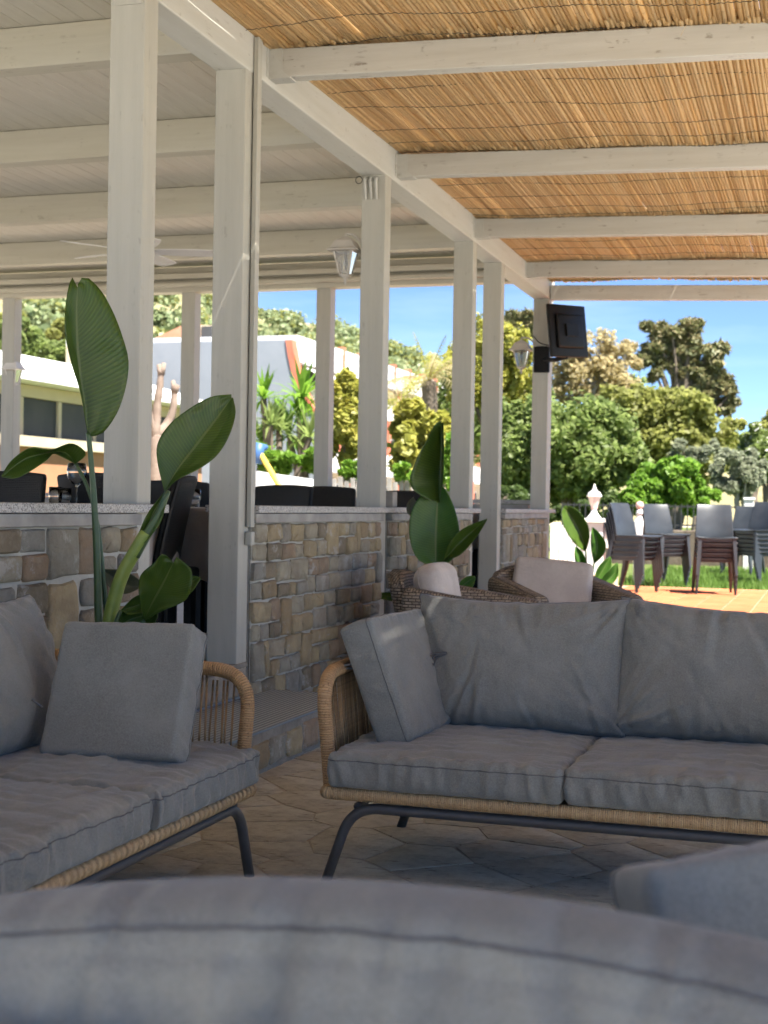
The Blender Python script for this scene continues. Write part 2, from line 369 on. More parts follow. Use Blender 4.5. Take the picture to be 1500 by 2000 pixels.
def mat_leaf(name, a, b_, vein, trans=.3, veins=55, rough=.35):
    m, nt, b = new_mat(name); g = N(nt); t = g.n('ShaderNodeTexCoord'); sp = g.n('ShaderNodeSeparateXYZ'); g.l(t.outputs['UV'], sp.inputs[0])
    ab = g.n('ShaderNodeMath', operation='ABSOLUTE'); g.l(sp.outputs['X'], ab.inputs[0])
    pw = g.n('ShaderNodeMath', operation='MULTIPLY_ADD'); g.l(ab.outputs[0], pw.inputs[0]); pw.inputs[1].default_value = -.12; g.l(sp.outputs['Y'], pw.inputs[2])
    cb = g.n('ShaderNodeCombineXYZ'); g.l(pw.outputs[0], cb.inputs['X'])
    wv = g.n('ShaderNodeTexWave', wave_type='BANDS', bands_direction='X'); wv.inputs['Scale'].default_value = veins*1.3/6.28; wv.inputs['Distortion'].default_value = .5; wv.inputs['Detail'].default_value = 1; g.l(cb.outputs[0], wv.inputs['Vector'])
    v = g.coord('Object', (1,1,1), True)
    c = g.mix(g.ramp(g.noise(v, 9, 4), [(.3,0.0),(.7,1.0)]), a, b_)
    c = g.mix(g.ramp(wv.outputs['Fac'], [(.5,0.0),(1,.36)]), c, tuple(x*1.5 for x in b_))
    c = g.mix(g.ramp(ab.outputs[0], [(.0,.85),(.035,.75),(.05,0.0)]), c, vein)
    g.l(c, b.inputs['Base Color']); b.inputs['Roughness'].default_value = rough; b.inputs['Specular IOR Level'].default_value = .45
    g.l(g.bump(wv.outputs['Fac'], .18, .003), b.inputs['Normal'])
    tr = g.n('ShaderNodeBsdfTranslucent'); lt = g.n('ShaderNodeHueSaturation'); lt.inputs['Value'].default_value = 1.7; lt.inputs['Saturation'].default_value = 1.15; g.l(c, lt.inputs['Color']); g.l(lt.outputs[0], tr.inputs['Color'])
    ms = g.n('ShaderNodeMixShader'); ms.inputs['Fac'].default_value = trans; out = nt.nodes['Material Output']
    g.l(b.outputs[0], ms.inputs[1]); g.l(tr.outputs[0], ms.inputs[2]); g.l(ms.outputs[0], out.inputs['Surface']); return m
M['strel'] = mat_leaf('strelitzia_leaf', (.050,.095,.014), (.075,.130,.019), (.15,.20,.06), .30)
M['strel_light'] = mat_leaf('strelitzia_leaf_light', (.055,.135,.022), (.080,.175,.030), (.20,.27,.09), .38)
M['strel_dry'] = mat_leaf('strelitzia_leaf_dry', (.13,.14,.085), (.17,.17,.11), (.20,.20,.13), .2)
M['stem'] = pmat('leaf_stalk', (.035,.075,.028), (.065,.115,.04), 12, .4, .15, 80)
M['stem_light'] = pmat('leaf_sheath', (.16,.25,.045), (.27,.34,.075), 10, .4, .15, 60)
def mat_foliage(name, cols, trans=.55, rough=.5, spec=.35):
    m, nt, b = new_mat(name); g = N(nt); geo = g.n('ShaderNodeNewGeometry')
    k = len(cols); c = g.ramp(geo.outputs['Random Per Island'], [(i/max(1,k-1), q) for i, q in enumerate(cols)])
    v = g.coord('Object', (1,1,1), False); c = g.mix(g.ramp(g.noise(v, .9, 3), [(.35,0.0),(.7,.45)]), c, cols[0])
    g.l(c, b.inputs['Base Color']); b.inputs['Roughness'].default_value = rough; b.inputs['Specular IOR Level'].default_value = spec
    tr = g.n('ShaderNodeBsdfTranslucent'); lt = g.n('ShaderNodeHueSaturation'); lt.inputs['Value'].default_value = 1.6; g.l(c, lt.inputs['Color']); g.l(lt.outputs[0], tr.inputs['Color'])
    ms = g.n('ShaderNodeMixShader'); ms.inputs['Fac'].default_value = trans; out = nt.nodes['Material Output']
    g.l(b.outputs[0], ms.inputs[1]); g.l(tr.outputs[0], ms.inputs[2]); g.l(ms.outputs[0], out.inputs['Surface']); return m
M['f_dark'] = mat_foliage('foliage_dark', [(.060,.095,.030),(.085,.130,.040),(.115,.165,.050)])
M['f_mid'] = mat_foliage('foliage_mid', [(.135,.185,.055),(.19,.245,.078),(.25,.30,.105)])
M['f_bright'] = mat_foliage('foliage_bright', [(.10,.20,.022),(.16,.29,.035),(.23,.36,.05)], .42)
M['f_olive'] = mat_foliage('foliage_olive', [(.19,.205,.06),(.25,.265,.08),(.31,.315,.105)])
M['f_yellow'] = mat_foliage('foliage_yellow', [(.24,.25,.05),(.33,.33,.07),(.42,.38,.09)], .4)
M['f_grey'] = mat_foliage('foliage_grey', [(.21,.235,.16),(.27,.295,.21),(.33,.345,.255)])
M['f_dry'] = mat_foliage('foliage_dry', [(.36,.31,.175),(.45,.385,.225),(.31,.27,.15)])
M['f_pine'] = mat_foliage('foliage_pine', [(.13,.145,.06),(.19,.19,.085),(.27,.21,.11)], .2)
M['f_hill'] = mat_foliage('foliage_hill', [(.13,.175,.085),(.19,.235,.11),(.25,.275,.14)], .2)
M['f_white'] = mat_foliage('white_blossom', [(.7,.7,.66),(.8,.8,.76),(.75,.72,.68)], .3)
M['bark'] = pmat('bark', (.10,.078,.06), (.19,.155,.125), 8, .9, .8, 40, (1,1,.3), 6, .2, bdist=.02)
M['bark_pale'] = pmat('pale_bark', (.19,.14,.11), (.29,.23,.19), 5, .9, .6, 30, detail=6, spec=.2, bdist=.02)
M['bark_grey'] = pmat('grey_bark', (.23,.215,.20), (.38,.36,.335), 6, .9, .6, 30, detail=6, spec=.2)
M['grass'] = mat_foliage('grass_blades', [(.09,.17,.03),(.13,.22,.04),(.17,.25,.055)], .35)
M['lawn'] = pmat('lawn_soil', (.07,.10,.03), (.12,.15,.045), 3, .95, .4, 60, detail=7, spec=.1)
M['terracotta'] = pmat('terracotta_tile', (.42,.125,.052), (.50,.17,.078), 5, .75, .25, 50, detail=6, rnd=True, objvar=.10, spec=.12)
M['pale_tile'] = pmat('pale_floor_tile', (.54,.53,.52), (.62,.61,.60), 3, .4, .1, 30)
M['grout'] = pmat('pale_grout', (.38,.23,.155), (.44,.28,.19), 14, .9, .3, 60)
M['soil'] = pmat('dry_ground', (.40,.35,.28), (.50,.44,.36), .8, .95, .4, 12, detail=8, spec=.1)
M['hill'] = pmat('hillside', (.155,.165,.075), (.33,.275,.165), .03, .95, .5, 1.2, detail=9, spec=.1, bdist=.3)
M['white_resin'] = pmat('white_resin', (.76,.75,.73), (.81,.80,.78), 6, .45, .05, 60)
M['white_wall'] = pmat('white_render', (.58,.59,.61), (.65,.66,.67), .8, .85, .2, 12, detail=6, spec=.2)
M['paving_tan'] = pmat('tan_paving', (.36,.29,.21), (.44,.36,.27), .8, .9, .3, 12, detail=6, spec=.1)
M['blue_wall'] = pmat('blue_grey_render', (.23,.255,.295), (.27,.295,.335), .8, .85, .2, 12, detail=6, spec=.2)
M['cream_wall'] = pmat('cream_render', (.50,.42,.30), (.58,.50,.37), .8, .85, .2, 12, detail=6, spec=.2)
M['orange_wall'] = pmat('orange_render', (.40,.19,.105), (.47,.25,.15), .6, .85, .3, 10, detail=6, spec=.2)
M['red_trim'] = pmat('red_trim', (.50,.13,.075), (.58,.18,.11), 2, .7, .1, 12)
M['roof_tile'] = pmat('clay_roof', (.42,.19,.11), (.52,.27,.17), 3, .85, .5, 10, detail=6)
M['white_roof'] = pmat('white_roof', (.78,.79,.80), (.84,.84,.85), 1, .6, .1, 10)
M['black'] = pmat('black_plastic', (.003,.003,.0035), (.006,.006,.0065), 20, .5, .1, 150, spec=.2)
M['tv_screen'] = pmat('tv_glass', (.010,.014,.022), (.014,.018,.028), 4, .12, 0)
def mat_wicker(name, a, b_, per, dark):
    m, nt, b = new_mat(name); g = N(nt); v = g.coord('Object', (1,1,1), False)
    bk = g.n('ShaderNodeTexBrick'); bk.inputs['Scale'].default_value = 1/per; bk.inputs['Color1'].default_value = (*a,1); bk.inputs['Color2'].default_value = (*b_,1); bk.inputs['Mortar'].default_value = (*dark,1)
    bk.inputs['Mortar Size'].default_value = .07; bk.inputs['Mortar Smooth'].default_value = .6; bk.inputs['Brick Width'].default_value = .9; bk.inputs['Row Height'].default_value = .36
    t = g.n('ShaderNodeTexCoord'); g.l(t.outputs['UV'], bk.inputs['Vector'])
    c = g.mix(g.ramp(g.noise(v, 25, 4), [(.4,0.0),(.7,.4)]), bk.outputs['Color'], dark)
    g.l(c, b.inputs['Base Color']); b.inputs['Roughness'].default_value = .55
    inv = g.n('ShaderNodeInvert'); g.l(bk.outputs['Fac'], inv.inputs['Color'])
    g.l(g.bump(inv.outputs[0], .9, .006), b.inputs['Normal']); return m
M['wicker'] = mat_wicker('brown_wicker', (.46,.385,.305), (.33,.265,.205), .045, (.06,.045,.034))
M['black_wicker'] = mat_wicker('black_wicker', (.012,.012,.013), (.02,.02,.021), .022, (.003,.003,.003))
M['cloth'] = mat_fabric('table_cloth', (.34,.30,.265), (.39,.345,.31))
M['anthracite'] = pmat('anthracite_resin', (.030,.035,.042), (.042,.048,.056), 9, .38, .05, 60, spec=.5)
M['taupe_resin'] = pmat('taupe_resin', (.075,.076,.08), (.10,.10,.105), 9, .45, .05, 60)
M['maroon_resin'] = pmat('maroon_resin', (.026,.027,.030), (.036,.037,.041), 9, .45, .05, 60)
M['iron'] = pmat('dark_iron', (.03,.03,.032), (.05,.05,.052), 20, .5, .1, 100)
M['blue_paint'] = pmat('blue_paint', (.035,.10,.26), (.05,.13,.31), 6, .5, .1, 60)
M['yellow_paint'] = pmat('yellow_paint', (.62,.43,.06), (.70,.50,.09), 6, .5, .1, 60)
M['red_cloth'] = pmat('red_cloth', (.45,.02,.02), (.55,.04,.03), 9, .8, .1, 60)
M['dark_glass'] = pmat('window_glass', (.05,.055,.06), (.085,.085,.085), .6, .5, 0, spec=.1)
M['pot'] = pmat('clay_pot', (.16,.15,.14), (.22,.205,.19), 8, .8, .3, 50)
M['lamp_white'] = pmat('white_lamp_metal', (.70,.69,.66), (.76,.75,.72), 8, .45, .1, 70)
M['lamp_grey'] = pmat('grey_lamp_metal', (.50,.47,.42), (.58,.55,.50), 8, .5, .1, 70)
M['pink_glass'] = pmat('pale_pink_glass', (.62,.50,.45), (.70,.58,.52), 6, .3, 0)
M['pink'] = pmat('faded_pink_resin', (.62,.36,.31), (.72,.47,.41), 9, .6, .1, 60)
def mat_glass():
    m, nt, b = new_mat('clear_glass'); b.inputs['Transmission Weight'].default_value = 1.0; b.inputs['Roughness'].default_value = .03; b.inputs['IOR'].default_value = 1.45
    b.inputs['Base Color'].default_value = (.95,.97,.97,1); return m
M['glass'] = mat_glass()
def mat_frost():
    m, nt, b = new_mat('frosted_pane'); b.inputs['Transmission Weight'].default_value = .9; b.inputs['Roughness'].default_value = .18; b.inputs['Base Color'].default_value = (.82,.80,.72,1); return m
M['frost'] = mat_frost()
rnd = random.Random(7)
PX0, PX1 = -2.80, -2.645            # inner and outer face of the row of posts
POSTY = [5.11, 6.13, 8.31, 10.55, 11.52, 13.60]
ZB = 3.13                           # underside of the main beam
ZT = 0.33                           # veranda floor

# ------------------------------------------------------------------ ground
g0 = MB(); g0.add([(-900,-300,-.06),(900,-300,-.06),(900,1500,-.06),(-900,1500,-.06)], [(0,1,2,3)])
tag(g0.build('ground', M['soil']), kind='structure')

def clip_poly(poly, a, b, c):       # keep a*x+b*y <= c
    out = []
    for i in range(len(poly)):
        p, q = poly[i], poly[(i+1) % len(poly)]
        dp, dq = a*p[0]+b*p[1]-c, a*q[0]+b*q[1]-c
        if dp <= 0: out.append(p)
        if dp*dq < 0:
            t = dp/(dp-dq); out.append((p[0]+t*(q[0]-p[0]), p[1]+t*(q[1]-p[1])))
    return out
def shrink(poly, d):
    n = len(poly); cx = sum(p[0] for p in poly)/n; cy = sum(p[1] for p in poly)/n; out = poly
    res = list(poly)
    A = sum(poly[i][0]*poly[(i+1)%n][1]-poly[(i+1)%n][0]*poly[i][1] for i in range(n))
    sgn = 1 if A > 0 else -1
    for i in range(n):
        p, q = poly[i], poly[(i+1) % n]; ex, ey = q[0]-p[0], q[1]-p[1]; L = math.hypot(ex, ey)
        if L < 1e-6: continue
        nx, ny = sgn*ey/L, -sgn*ex/L
        res = clip_poly(res, nx, ny, nx*p[0]+ny*p[1]-d)
        if len(res) < 3: return None
    return res

# stone paving under the pergola
fl = MB(); fl.box(-2.645, 1.70, -9.5, 13.98, -.05, 0.0)
floor = tag(fl.build('patio_floor', M['joint']), kind='structure')
seeds = []
X0, X1, Y0, Y1 = -2.15, 1.0, 2.55, 7.6
ys = Y0 - .2
row = 0
while ys < Y1 + .3:
    xs = X0 - .4 + (row % 2)*.3
    while xs < X1 + .5:
        seeds.append((xs + rnd.uniform(-.17,.17), ys + rnd.uniform(-.09,.09))); xs += rnd.uniform(.28,.60)
    ys += .19; row += 1
for i, s in enumerate(seeds):
    poly = [(X0-.45,Y0-.3),(X1+.3,Y0-.3),(X1+.3,Y1+.2),(X0-.45,Y1+.2)]
    for j, q in enumerate(seeds):
        if i == j: continue
        dx, dy = q[0]-s[0], q[1]-s[1]
        if dx*dx+dy*dy > 1.7: continue
        poly = clip_poly(poly, dx, dy, dx*(s[0]+q[0])/2+dy*(s[1]+q[1])/2)
        if len(poly) < 3: break
    if len(poly) < 3: continue
    poly = shrink(poly, rnd.uniform(.002,.006))
    if not poly or len(poly) < 3: continue
    # roughen the outline
    ro = []
    for k in range(len(poly)):
        p, q = poly[k], poly[(k+1) % len(poly)]; L = math.hypot(q[0]-p[0], q[1]-p[1]); m = max(1, int(L/.12))
        for t in range(m):
            ro.append((p[0]+(q[0]-p[0])*t/m + rnd.uniform(-.006,.006), p[1]+(q[1]-p[1])*t/m + rnd.uniform(-.006,.006)))
    inn = [(s[0]+(p[0]-s[0])*.975, s[1]+(p[1]-s[1])*.975) for p in ro]
    n = len(ro); h = .0028 + rnd.uniform(-.001,.0016); tx, ty = rnd.uniform(-.004,.004), rnd.uniform(-.004,.004)
    vs = [(p[0]-s[0], p[1]-s[1], -.02) for p in ro] + [(p[0]-s[0], p[1]-s[1], h*.7) for p in ro] + [(p[0]-s[0], p[1]-s[1], h+tx*(p[0]-s[0])+ty*(p[1]-s[1])) for p in inn] + [(0,0,h+.001)]
    fs = [(k,(k+1)%n,n+(k+1)%n,n+k) for k in range(n)] + [(n+k,n+(k+1)%n,2*n+(k+1)%n,2*n+k) for k in range(n)] + [(2*n+k,2*n+(k+1)%n,3*n) for k in range(n)]
    o = MB().add(vs, fs).build('flagstone', M['flag'], floor, auto=40); o.location = (s[0], s[1], 0)

pv = MB(); pv.box(1.71, 9.0, -9.5, 13.98, -.05, -.004)
tag(pv.build('bounce_paving', M['pale_tile']), kind='structure')  # unseen pale ground, added to bounce sunlight into the pergola shade
# veranda floor
vf = MB(); vf.box(-9.6, -2.66, -9.5, 13.9, -.05, ZT)
tag(vf.build('veranda_floor', M['pale_tile']), kind='structure')

# sunlit terracotta terrace beyond the pergola
tt = MB(); tt.box(-4.0, 5.0, 13.99, 20.62, -.05, 0.0)
terr = tag(tt.build('terracotta_terrace', M['grout']), kind='structure')
tile = MB().box(-.155,.155,-.155,.155,-.02,.007,.004).mesh('tile', M['terracotta'])
for i in range(15):
    for j in range(20):
        o = link('tile', tile, terr); o.location = (-2.6+i*.322, 14.17+j*.322, rnd.uniform(-.001,.001)); o.rotation_euler = (0,0,rnd.uniform(-.004,.004))
lw = MB(); lw.add([(-30,20.6,-.02),(60,20.6,-.02),(60,60,.4),(-30,60,.4)], [(0,1,2,3)])
tag(lw.build('lawn', M['lawn']), kind='structure')
nr = np.random.default_rng(3)
def blades(n, x0, x1, y0, y1, h0, h1, zf):
    x = nr.uniform(x0,x1,n); y = nr.uniform(y0,y1,n); h = nr.uniform(h0,h1,n); a = nr.uniform(0,6.28,n); w = .006+.006*nr.random(n)
    lx, ly = nr.normal(0,.03,n), nr.normal(0,.03,n); z = zf(y)
    V = np.stack([np.stack([x-w*np.cos(a), y-w*np.sin(a), z],1), np.stack([x+w*np.cos(a), y+w*np.sin(a), z],1), np.stack([x+lx,y+ly,z+h],1)],1).reshape(-1,3)
    return V, np.arange(3*n).reshape(-1,3)
V, Fq = blades(26000, -3, 5, 20.7, 26, .05, .13, lambda y: -.02+(y-20.6)*.42/39.4)
tag(link('grass', raw_mesh('grass', V, Fq, M['grass'])), 'short green lawn beyond the terracotta tiles', 'grass', kind='stuff')

# ------------------------------------------------------------------ veranda
ver = thing('veranda', (-2.72, 5.1, 0), label='white painted timber veranda with square posts and boarded ceiling', cat='veranda')
for i, y in enumerate(POSTY):
    dy = .12 if i < 5 else .20
    MB().box(PX0, PX1, y, y+dy, -.02, ZB+.02, .006).build('post', M['paint'], ver, world=True)
for x in (-8.72, -6.56, -5.05):
    MB().box(x, x+.155, 13.60, 13.75, -.02, 3.36, .006).build('post', M['paint'], ver, world=True)
MB().box(PX0-.004, PX1+.004, -.4, 13.83, ZB, 3.362, .008).build('main_beam', M['beam_paint'], ver, world=True)
for y in (2.86, 4.71, 6.55, 8.38, 10.21, 12.05):
    MB().box(-9.5, -2.66, y, y+.13, 3.37, 3.585, .006).build('ceiling_beam', M['cross_paint'], ver, world=True)
MB().box(-9.5, -2.82, 13.56, 13.72, 3.30, 3.56, .006).build('end_beam', M['cross_paint'], ver, world=True)
MB().box(-9.5, -2.82, 13.44, 13.55, 3.42, 3.475, .004).build('blind_rail', M['cross_paint'], ver, world=True)
MB().box(-9.5, -2.82, 13.47, 13.555, 3.345, 3.385, .004).build('blind_rail', M['cross_paint'], ver, world=True)
x = -9.4
while x < -2.70:
    MB().box(x, x+.1165, -.4, 13.7, 3.588, 3.604, .0035).build('ceiling_board', M['board_paint'], ver, world=True); x += .1205
MB().box(-9.7, -2.62, -.5, 13.9, 3.610, 3.75).build('light_block_roof', M['board_paint'], ver, world=True)  # unseen slab above the boards, added to block light
# metal brackets, conduit and the corbel blocks on single posts
MB().box(PX0+.01, PX1-.01, POSTY[0]-.006, POSTY[0]-.001, 3.085, 3.128, .001).build('bracket', M['paint'], ver, world=True)
for k in range(3):
    c = MB(); p = [Vector((PX0+.03+k*.035, POSTY[2]-.001, 3.11)), Vector((PX0+.03+k*.035, POSTY[2]-.028, 3.10)), Vector((PX0+.032+k*.035, POSTY[2]-.024, 3.04)), Vector((PX0+.03+k*.035, POSTY[2]-.004, 2.98))]
    c.tube(smooth_path(p, .01), [.011-.0003*i for i in range(len(smooth_path(p, .01)))], 8); c.build('corbel_scroll', M['beam_paint'], ver, smooth=True, world=True)
MB().box(PX1+.006, PX1+.030, 6.205, 6.232, .985, 3.30, .003).build('cable_conduit', M['paint'], ver, world=True)
MB().box(PX1+.001, PX1+.024, 6.236, 6.268, .985, 3.30, .003).build('cable_conduit', M['paint'], ver, world=True)
MB().box(PX1+.002, PX1+.036, 6.20, 6.245, .90, .965, .005).build('junction_box', M['paint'], ver, world=True)
h = MB(); h.tube([Vector((PX0-.012+.022*math.sin(a), POSTY[2]-.02+.0*a, 3.10+.022*math.cos(a))) for a in [k*math.pi/6 for k in range(12)]], .003, 6, closed=True)
h.build('ring_hook', M['iron'], ver, world=True)

# ------------------------------------------------------------------ pergola
per = thing('pergola', (-1.5, 8, 0), label='open pergola of pale joists carrying a split reed mat roof', cat='pergola')
def fall(x): return -.028*(x-PX1)
JY = [.10, 2.2, 4.3, 6.40, 8.52, 10.56, 12.48]
def joist(y, dy, z0, z1, x1=1.55):
    m = MB().box(PX1+.03, x1, y, y+dy, 0, z1-z0, .006)
    m.v = [(a, b, c+z0+fall(a)) for a, b, c in m.v]
    j = m.build('joist', M['joist_paint'], per, world=True)
    b = MB(); t = .005                                              # folded steel joist shoe painted over
    b.prism([(z0-.006, PX1+.003),(z1-.004, PX1+.003),(z1-.004, PX1+.075),(z0+.03, PX1+.075),(z0-.006, PX1+.115)], 'y', y-t, y-.001)
    b.box(PX1+.003, PX1+.115, y-.001, y+dy+.001, z0-.008, z0-.002)
    b.box(PX1+.003, PX1+.008, y-.032, y-.006, z0-.004, z1-.006)
    o = b.build('joist_shoe', M['beam_paint'], j, world=False); o.matrix_parent_inverse = per.matrix_basis.inverted()
    return j
for y in JY: joist(y, .085, 3.165, 3.305)
m = MB().box(PX1+.006, 1.55, 13.60, 13.68, 0, .14, .006); m.v = [(a,b,c+3.12+fall(a)) for a,b,c in m.v]; m.build('end_joist', M['joist_paint'], per, world=True)
MB().box(1.47, 1.63, -.1, 13.7, 2.895, 3.04, .008).build('outer_beam', M['joist_paint'], per, world=True)
for y in (1.6, 5.6, 9.6, 13.5): MB().box(1.48, 1.62, y, y+.14, -.02, 2.89, .006).build('outer_post', M['paint'], per, world=True)
# reed mats: canes run along the veranda, one mat from joist to joist
def zmat(x, y): return 3.318 + fall(x) + .010*math.sin(x*2.1+y*.8) + .006*math.sin(x*5.3-y*2.0) + .008*math.sin(y*3.0)
def cane(L, r, seed, nring=9, ns=7):
    q = random.Random(seed); b = MB(); pts = []; rs = []; fl_ = []
    ph = q.uniform(0,6); amp = q.uniform(.0005,.003); nodes = []; t = q.uniform(.05,.25)
    while t < L-.05: nodes.append(t); t += q.uniform(.22,.36)
    ss = sorted(set([k*L/(nring-1) for k in range(nring)] + [n_+d for n_ in nodes for d in (-.006,0,.006)]))
    for s_ in ss:
        near = any(abs(s_-n_) < .001 for n_ in nodes)
        pts.append((amp*math.sin(ph+s_*2.2), s_, amp*math.cos(ph*1.3+s_*1.7))); rs.append(r*(1.12 if near else 1.0)*(1-.03*s_/L)); fl_.append(1.0 if near else 0.0)
    b.tube(pts, rs, ns)
    b.uv = [(0.0, fl_[min(vi//ns, len(fl_)-1)]) for f in b.f for vi in f]; return b
variants = [(lambda r_: (r_, cane(2.16, r_, 100+k).mesh('reed', M['reed'], True)))(rnd.choice([.0085,.0092,.0098,.0106,.0115])) for k in range(18)]
big = MB(); nparts = 0
mats = [(y-.04) for y in JY] + []
for mi, ys in enumerate(mats):
    ln = (JY[mi+1]-JY[mi] if mi+1 < len(JY) else 13.66-JY[mi]) + .06
    x = PX1 + .008
    while x < 1.57:
        vis = x < .15 and mi > 1
        seed = rnd.randrange(10**6); r_ = rnd.choice([.0085,.0092,.0098,.0106,.0115])
        yaw = rnd.gauss(0,.0011); z = zmat(x, ys) + rnd.uniform(-.003,.003)
        dz = zmat(x, ys+ln) - zmat(x, ys); off = rnd.uniform(-.05,.03); yaw += .002*math.sin(x*7+mi*2)
        if vis and nparts < 300 and mi in (2, 3) and x < -.2:
            r_, me = rnd.choice(variants); o = link('reed', me, per)
            o.matrix_parent_inverse = per.matrix_basis.inverted()
            o.matrix_basis = Matrix.Translation((x, ys+off, z)) @ Matrix.Rotation(yaw, 4, 'Z') @ Matrix.Rotation(dz/ln, 4, 'X') @ Matrix.Diagonal((1, ln/2.12, 1, 1)); nparts += 1
        else:
            c = cane(ln, r_, seed, 7 if vis else 3, 6)
            big.add([(x+a-yaw*b, ys+off+b, z+cc+dz*b/ln) for a, b, cc in c.v], c.f, c.uv)
        x += r_*2*rnd.uniform(.94,1.03) + (rnd.uniform(.001,.004) if rnd.random() < .02 else 0)
upper = MB()
for mi, ys in enumerate(mats):         # added second layer on top, blocks sun slits between the canes
    ln = (JY[mi+1]-JY[mi] if mi+1 < len(JY) else 13.66-JY[mi]) + .06; x = PX1-.03
    while x < 1.55:
        r_ = rnd.uniform(.008,.011); yaw = rnd.gauss(0,.0015); z = zmat(x, ys+1)+.024+rnd.uniform(0,.006)
        if rnd.random() < .995:
            y_0 = ys+rnd.uniform(-.05,.05); pts = [(x-yaw*t_*ln, y_0+t_*ln, z+(zmat(x, ys+t_*ln)-zmat(x, ys+1))) for t_ in (0,.33,.66,1)]; upper.tube(pts, r_, 5, False, uv=True); upper.uv[-15*4:] = [(0.0, 0.0)]*60
        x += r_*2*rnd.uniform(.76,.90)
tag(upper.build('slit_block_reeds', M['reed_block'], per, smooth=True, world=True), kind='stuff')
o = big.build('reed_mat', M['reed'], per, smooth=True, world=True); tag(o, kind='stuff')
for mi, ys in enumerate(mats):
    y = ys + .05
    if mi < 2: continue
    while y < ys + (2.0 if mi < 6 else 1.15):
        w = MB(); pts = []; xx = PX1+.02; yy = y
        wob = rnd.uniform(0,6)
        while xx < 1.0:
            pts.append((xx, y+.030*math.sin(xx*2.3+wob)+.014*math.sin(xx*7+wob*2)+.005*math.sin(xx*31), zmat(xx, y)-.0125+.003*math.sin(xx*300))); xx += .013
        w.tube(pts, .0017, 4); o = w.build('binding_wire', M['wire'], per, world=True); y += rnd.uniform(.24,.46)
st = MB()
for k in range(70):
    x, y = rnd.uniform(-2.5,-.1), rnd.uniform(4.6,12); z = zmat(x,y)-.008; a = rnd.uniform(0,6.28); L = rnd.uniform(.05,.18)
    st.tube(smooth_path([(x,y,z),(x+.5*L*math.cos(a),y+.5*L*math.sin(a),z-rnd.uniform(.005,.03)),(x+L*math.cos(a),y+L*math.sin(a),z-rnd.uniform(.0,.06))],.02), .0009, 3)
tag(st.build('loose_straw', M['reed'], per, world=True), kind='stuff')

# ------------------------------------------------------------------ stone walls
def stone_piece(w, h, seed, depth=.05):
    q = random.Random(seed); pts = []
    cr = min(w,h)*q.uniform(.05,.15)
    corner = [(-w/2,-h/2),(w/2,-h/2),(w/2,h/2),(-w/2,h/2)]
    for k in range(4):
        cx, cy = corner[k]; sx = -1 if cx > 0 else 1; sy = -1 if cy > 0 else 1
        a, b = (cx+sx*cr*q.uniform(.5,1.5), cy), (cx, cy+sy*cr*q.uniform(.5,1.5))
        pts += ([b, a] if k % 2 == 0 else [a, b])
        nx, ny = corner[(k+1) % 4]; L = math.hypot(nx-cx, ny-cy)
        if L > .09: pts.append(((cx+nx)/2+q.uniform(-.15,.15)*(nx-cx)*.5, (cy+ny)/2+q.uniform(-.15,.15)*(ny-cy)*.5))
    jt = min(w,h)*.045
    pts = [(a+q.uniform(-jt,jt), b+q.uniform(-jt,jt)) for a, b in pts]; n = len(pts)
    f = depth; g1 = f-.010; k_ = 1 - .014/max(min(w,h),.03)
    V = [(0,a,b) for a,b in pts] + [(g1+q.uniform(-.003,.002),a,b) for a,b in pts] + [(f+q.uniform(-.005,.004),a*k_,b*k_) for a,b in pts] + [(f+q.uniform(-.003,.004),a*.5,b*.5) for a,b in pts] + [(f+q.uniform(-.001,.003),0,0)]
    F = []
    for r_ in range(3): F += [(r_*n+k, r_*n+(k+1)%n, (r_+1)*n+(k+1)%n, (r_+1)*n+k) for k in range(n)]
    F += [(3*n+k, 3*n+(k+1)%n, 4*n) for k in range(n)]
    return MB().add(V, F)
def wall_layout(L, H, q, big):
    cells = []; z = 0.0
    while z < H-.02:
        bh = q.uniform(.25,.33) if big else q.uniform(.17,.25)
        if H-z < bh*1.5: bh = H-z
        y = 0.0
        while y < L-.015:
            u = q.random(); rem = L-y
            if u < .11: w = q.uniform(.055,.09)
            elif u < (.42 if big else .26): w = q.uniform(.17,.26) if big else q.uniform(.14,.22)
            else: w = q.uniform(.3,.48)
            if rem-w < .06: w = rem
            if w <= .26: cells.append((y, z, w, bh))
            else:
                hs = q.uniform(.4,.6)*bh
                for (zz, hh) in ((z, hs), (z+hs, bh-hs)):
                    k = max(1, int(round(w/q.uniform(.12,.22)))); cuts = [0]+sorted((i+q.uniform(-.22,.22))/k for i in range(1,k))+[1]
                    for c0, c1 in zip(cuts[:-1], cuts[1:]): cells.append((y+c0*w, zz, (c1-c0)*w, hh))
            y += w
        z += bh
    return cells
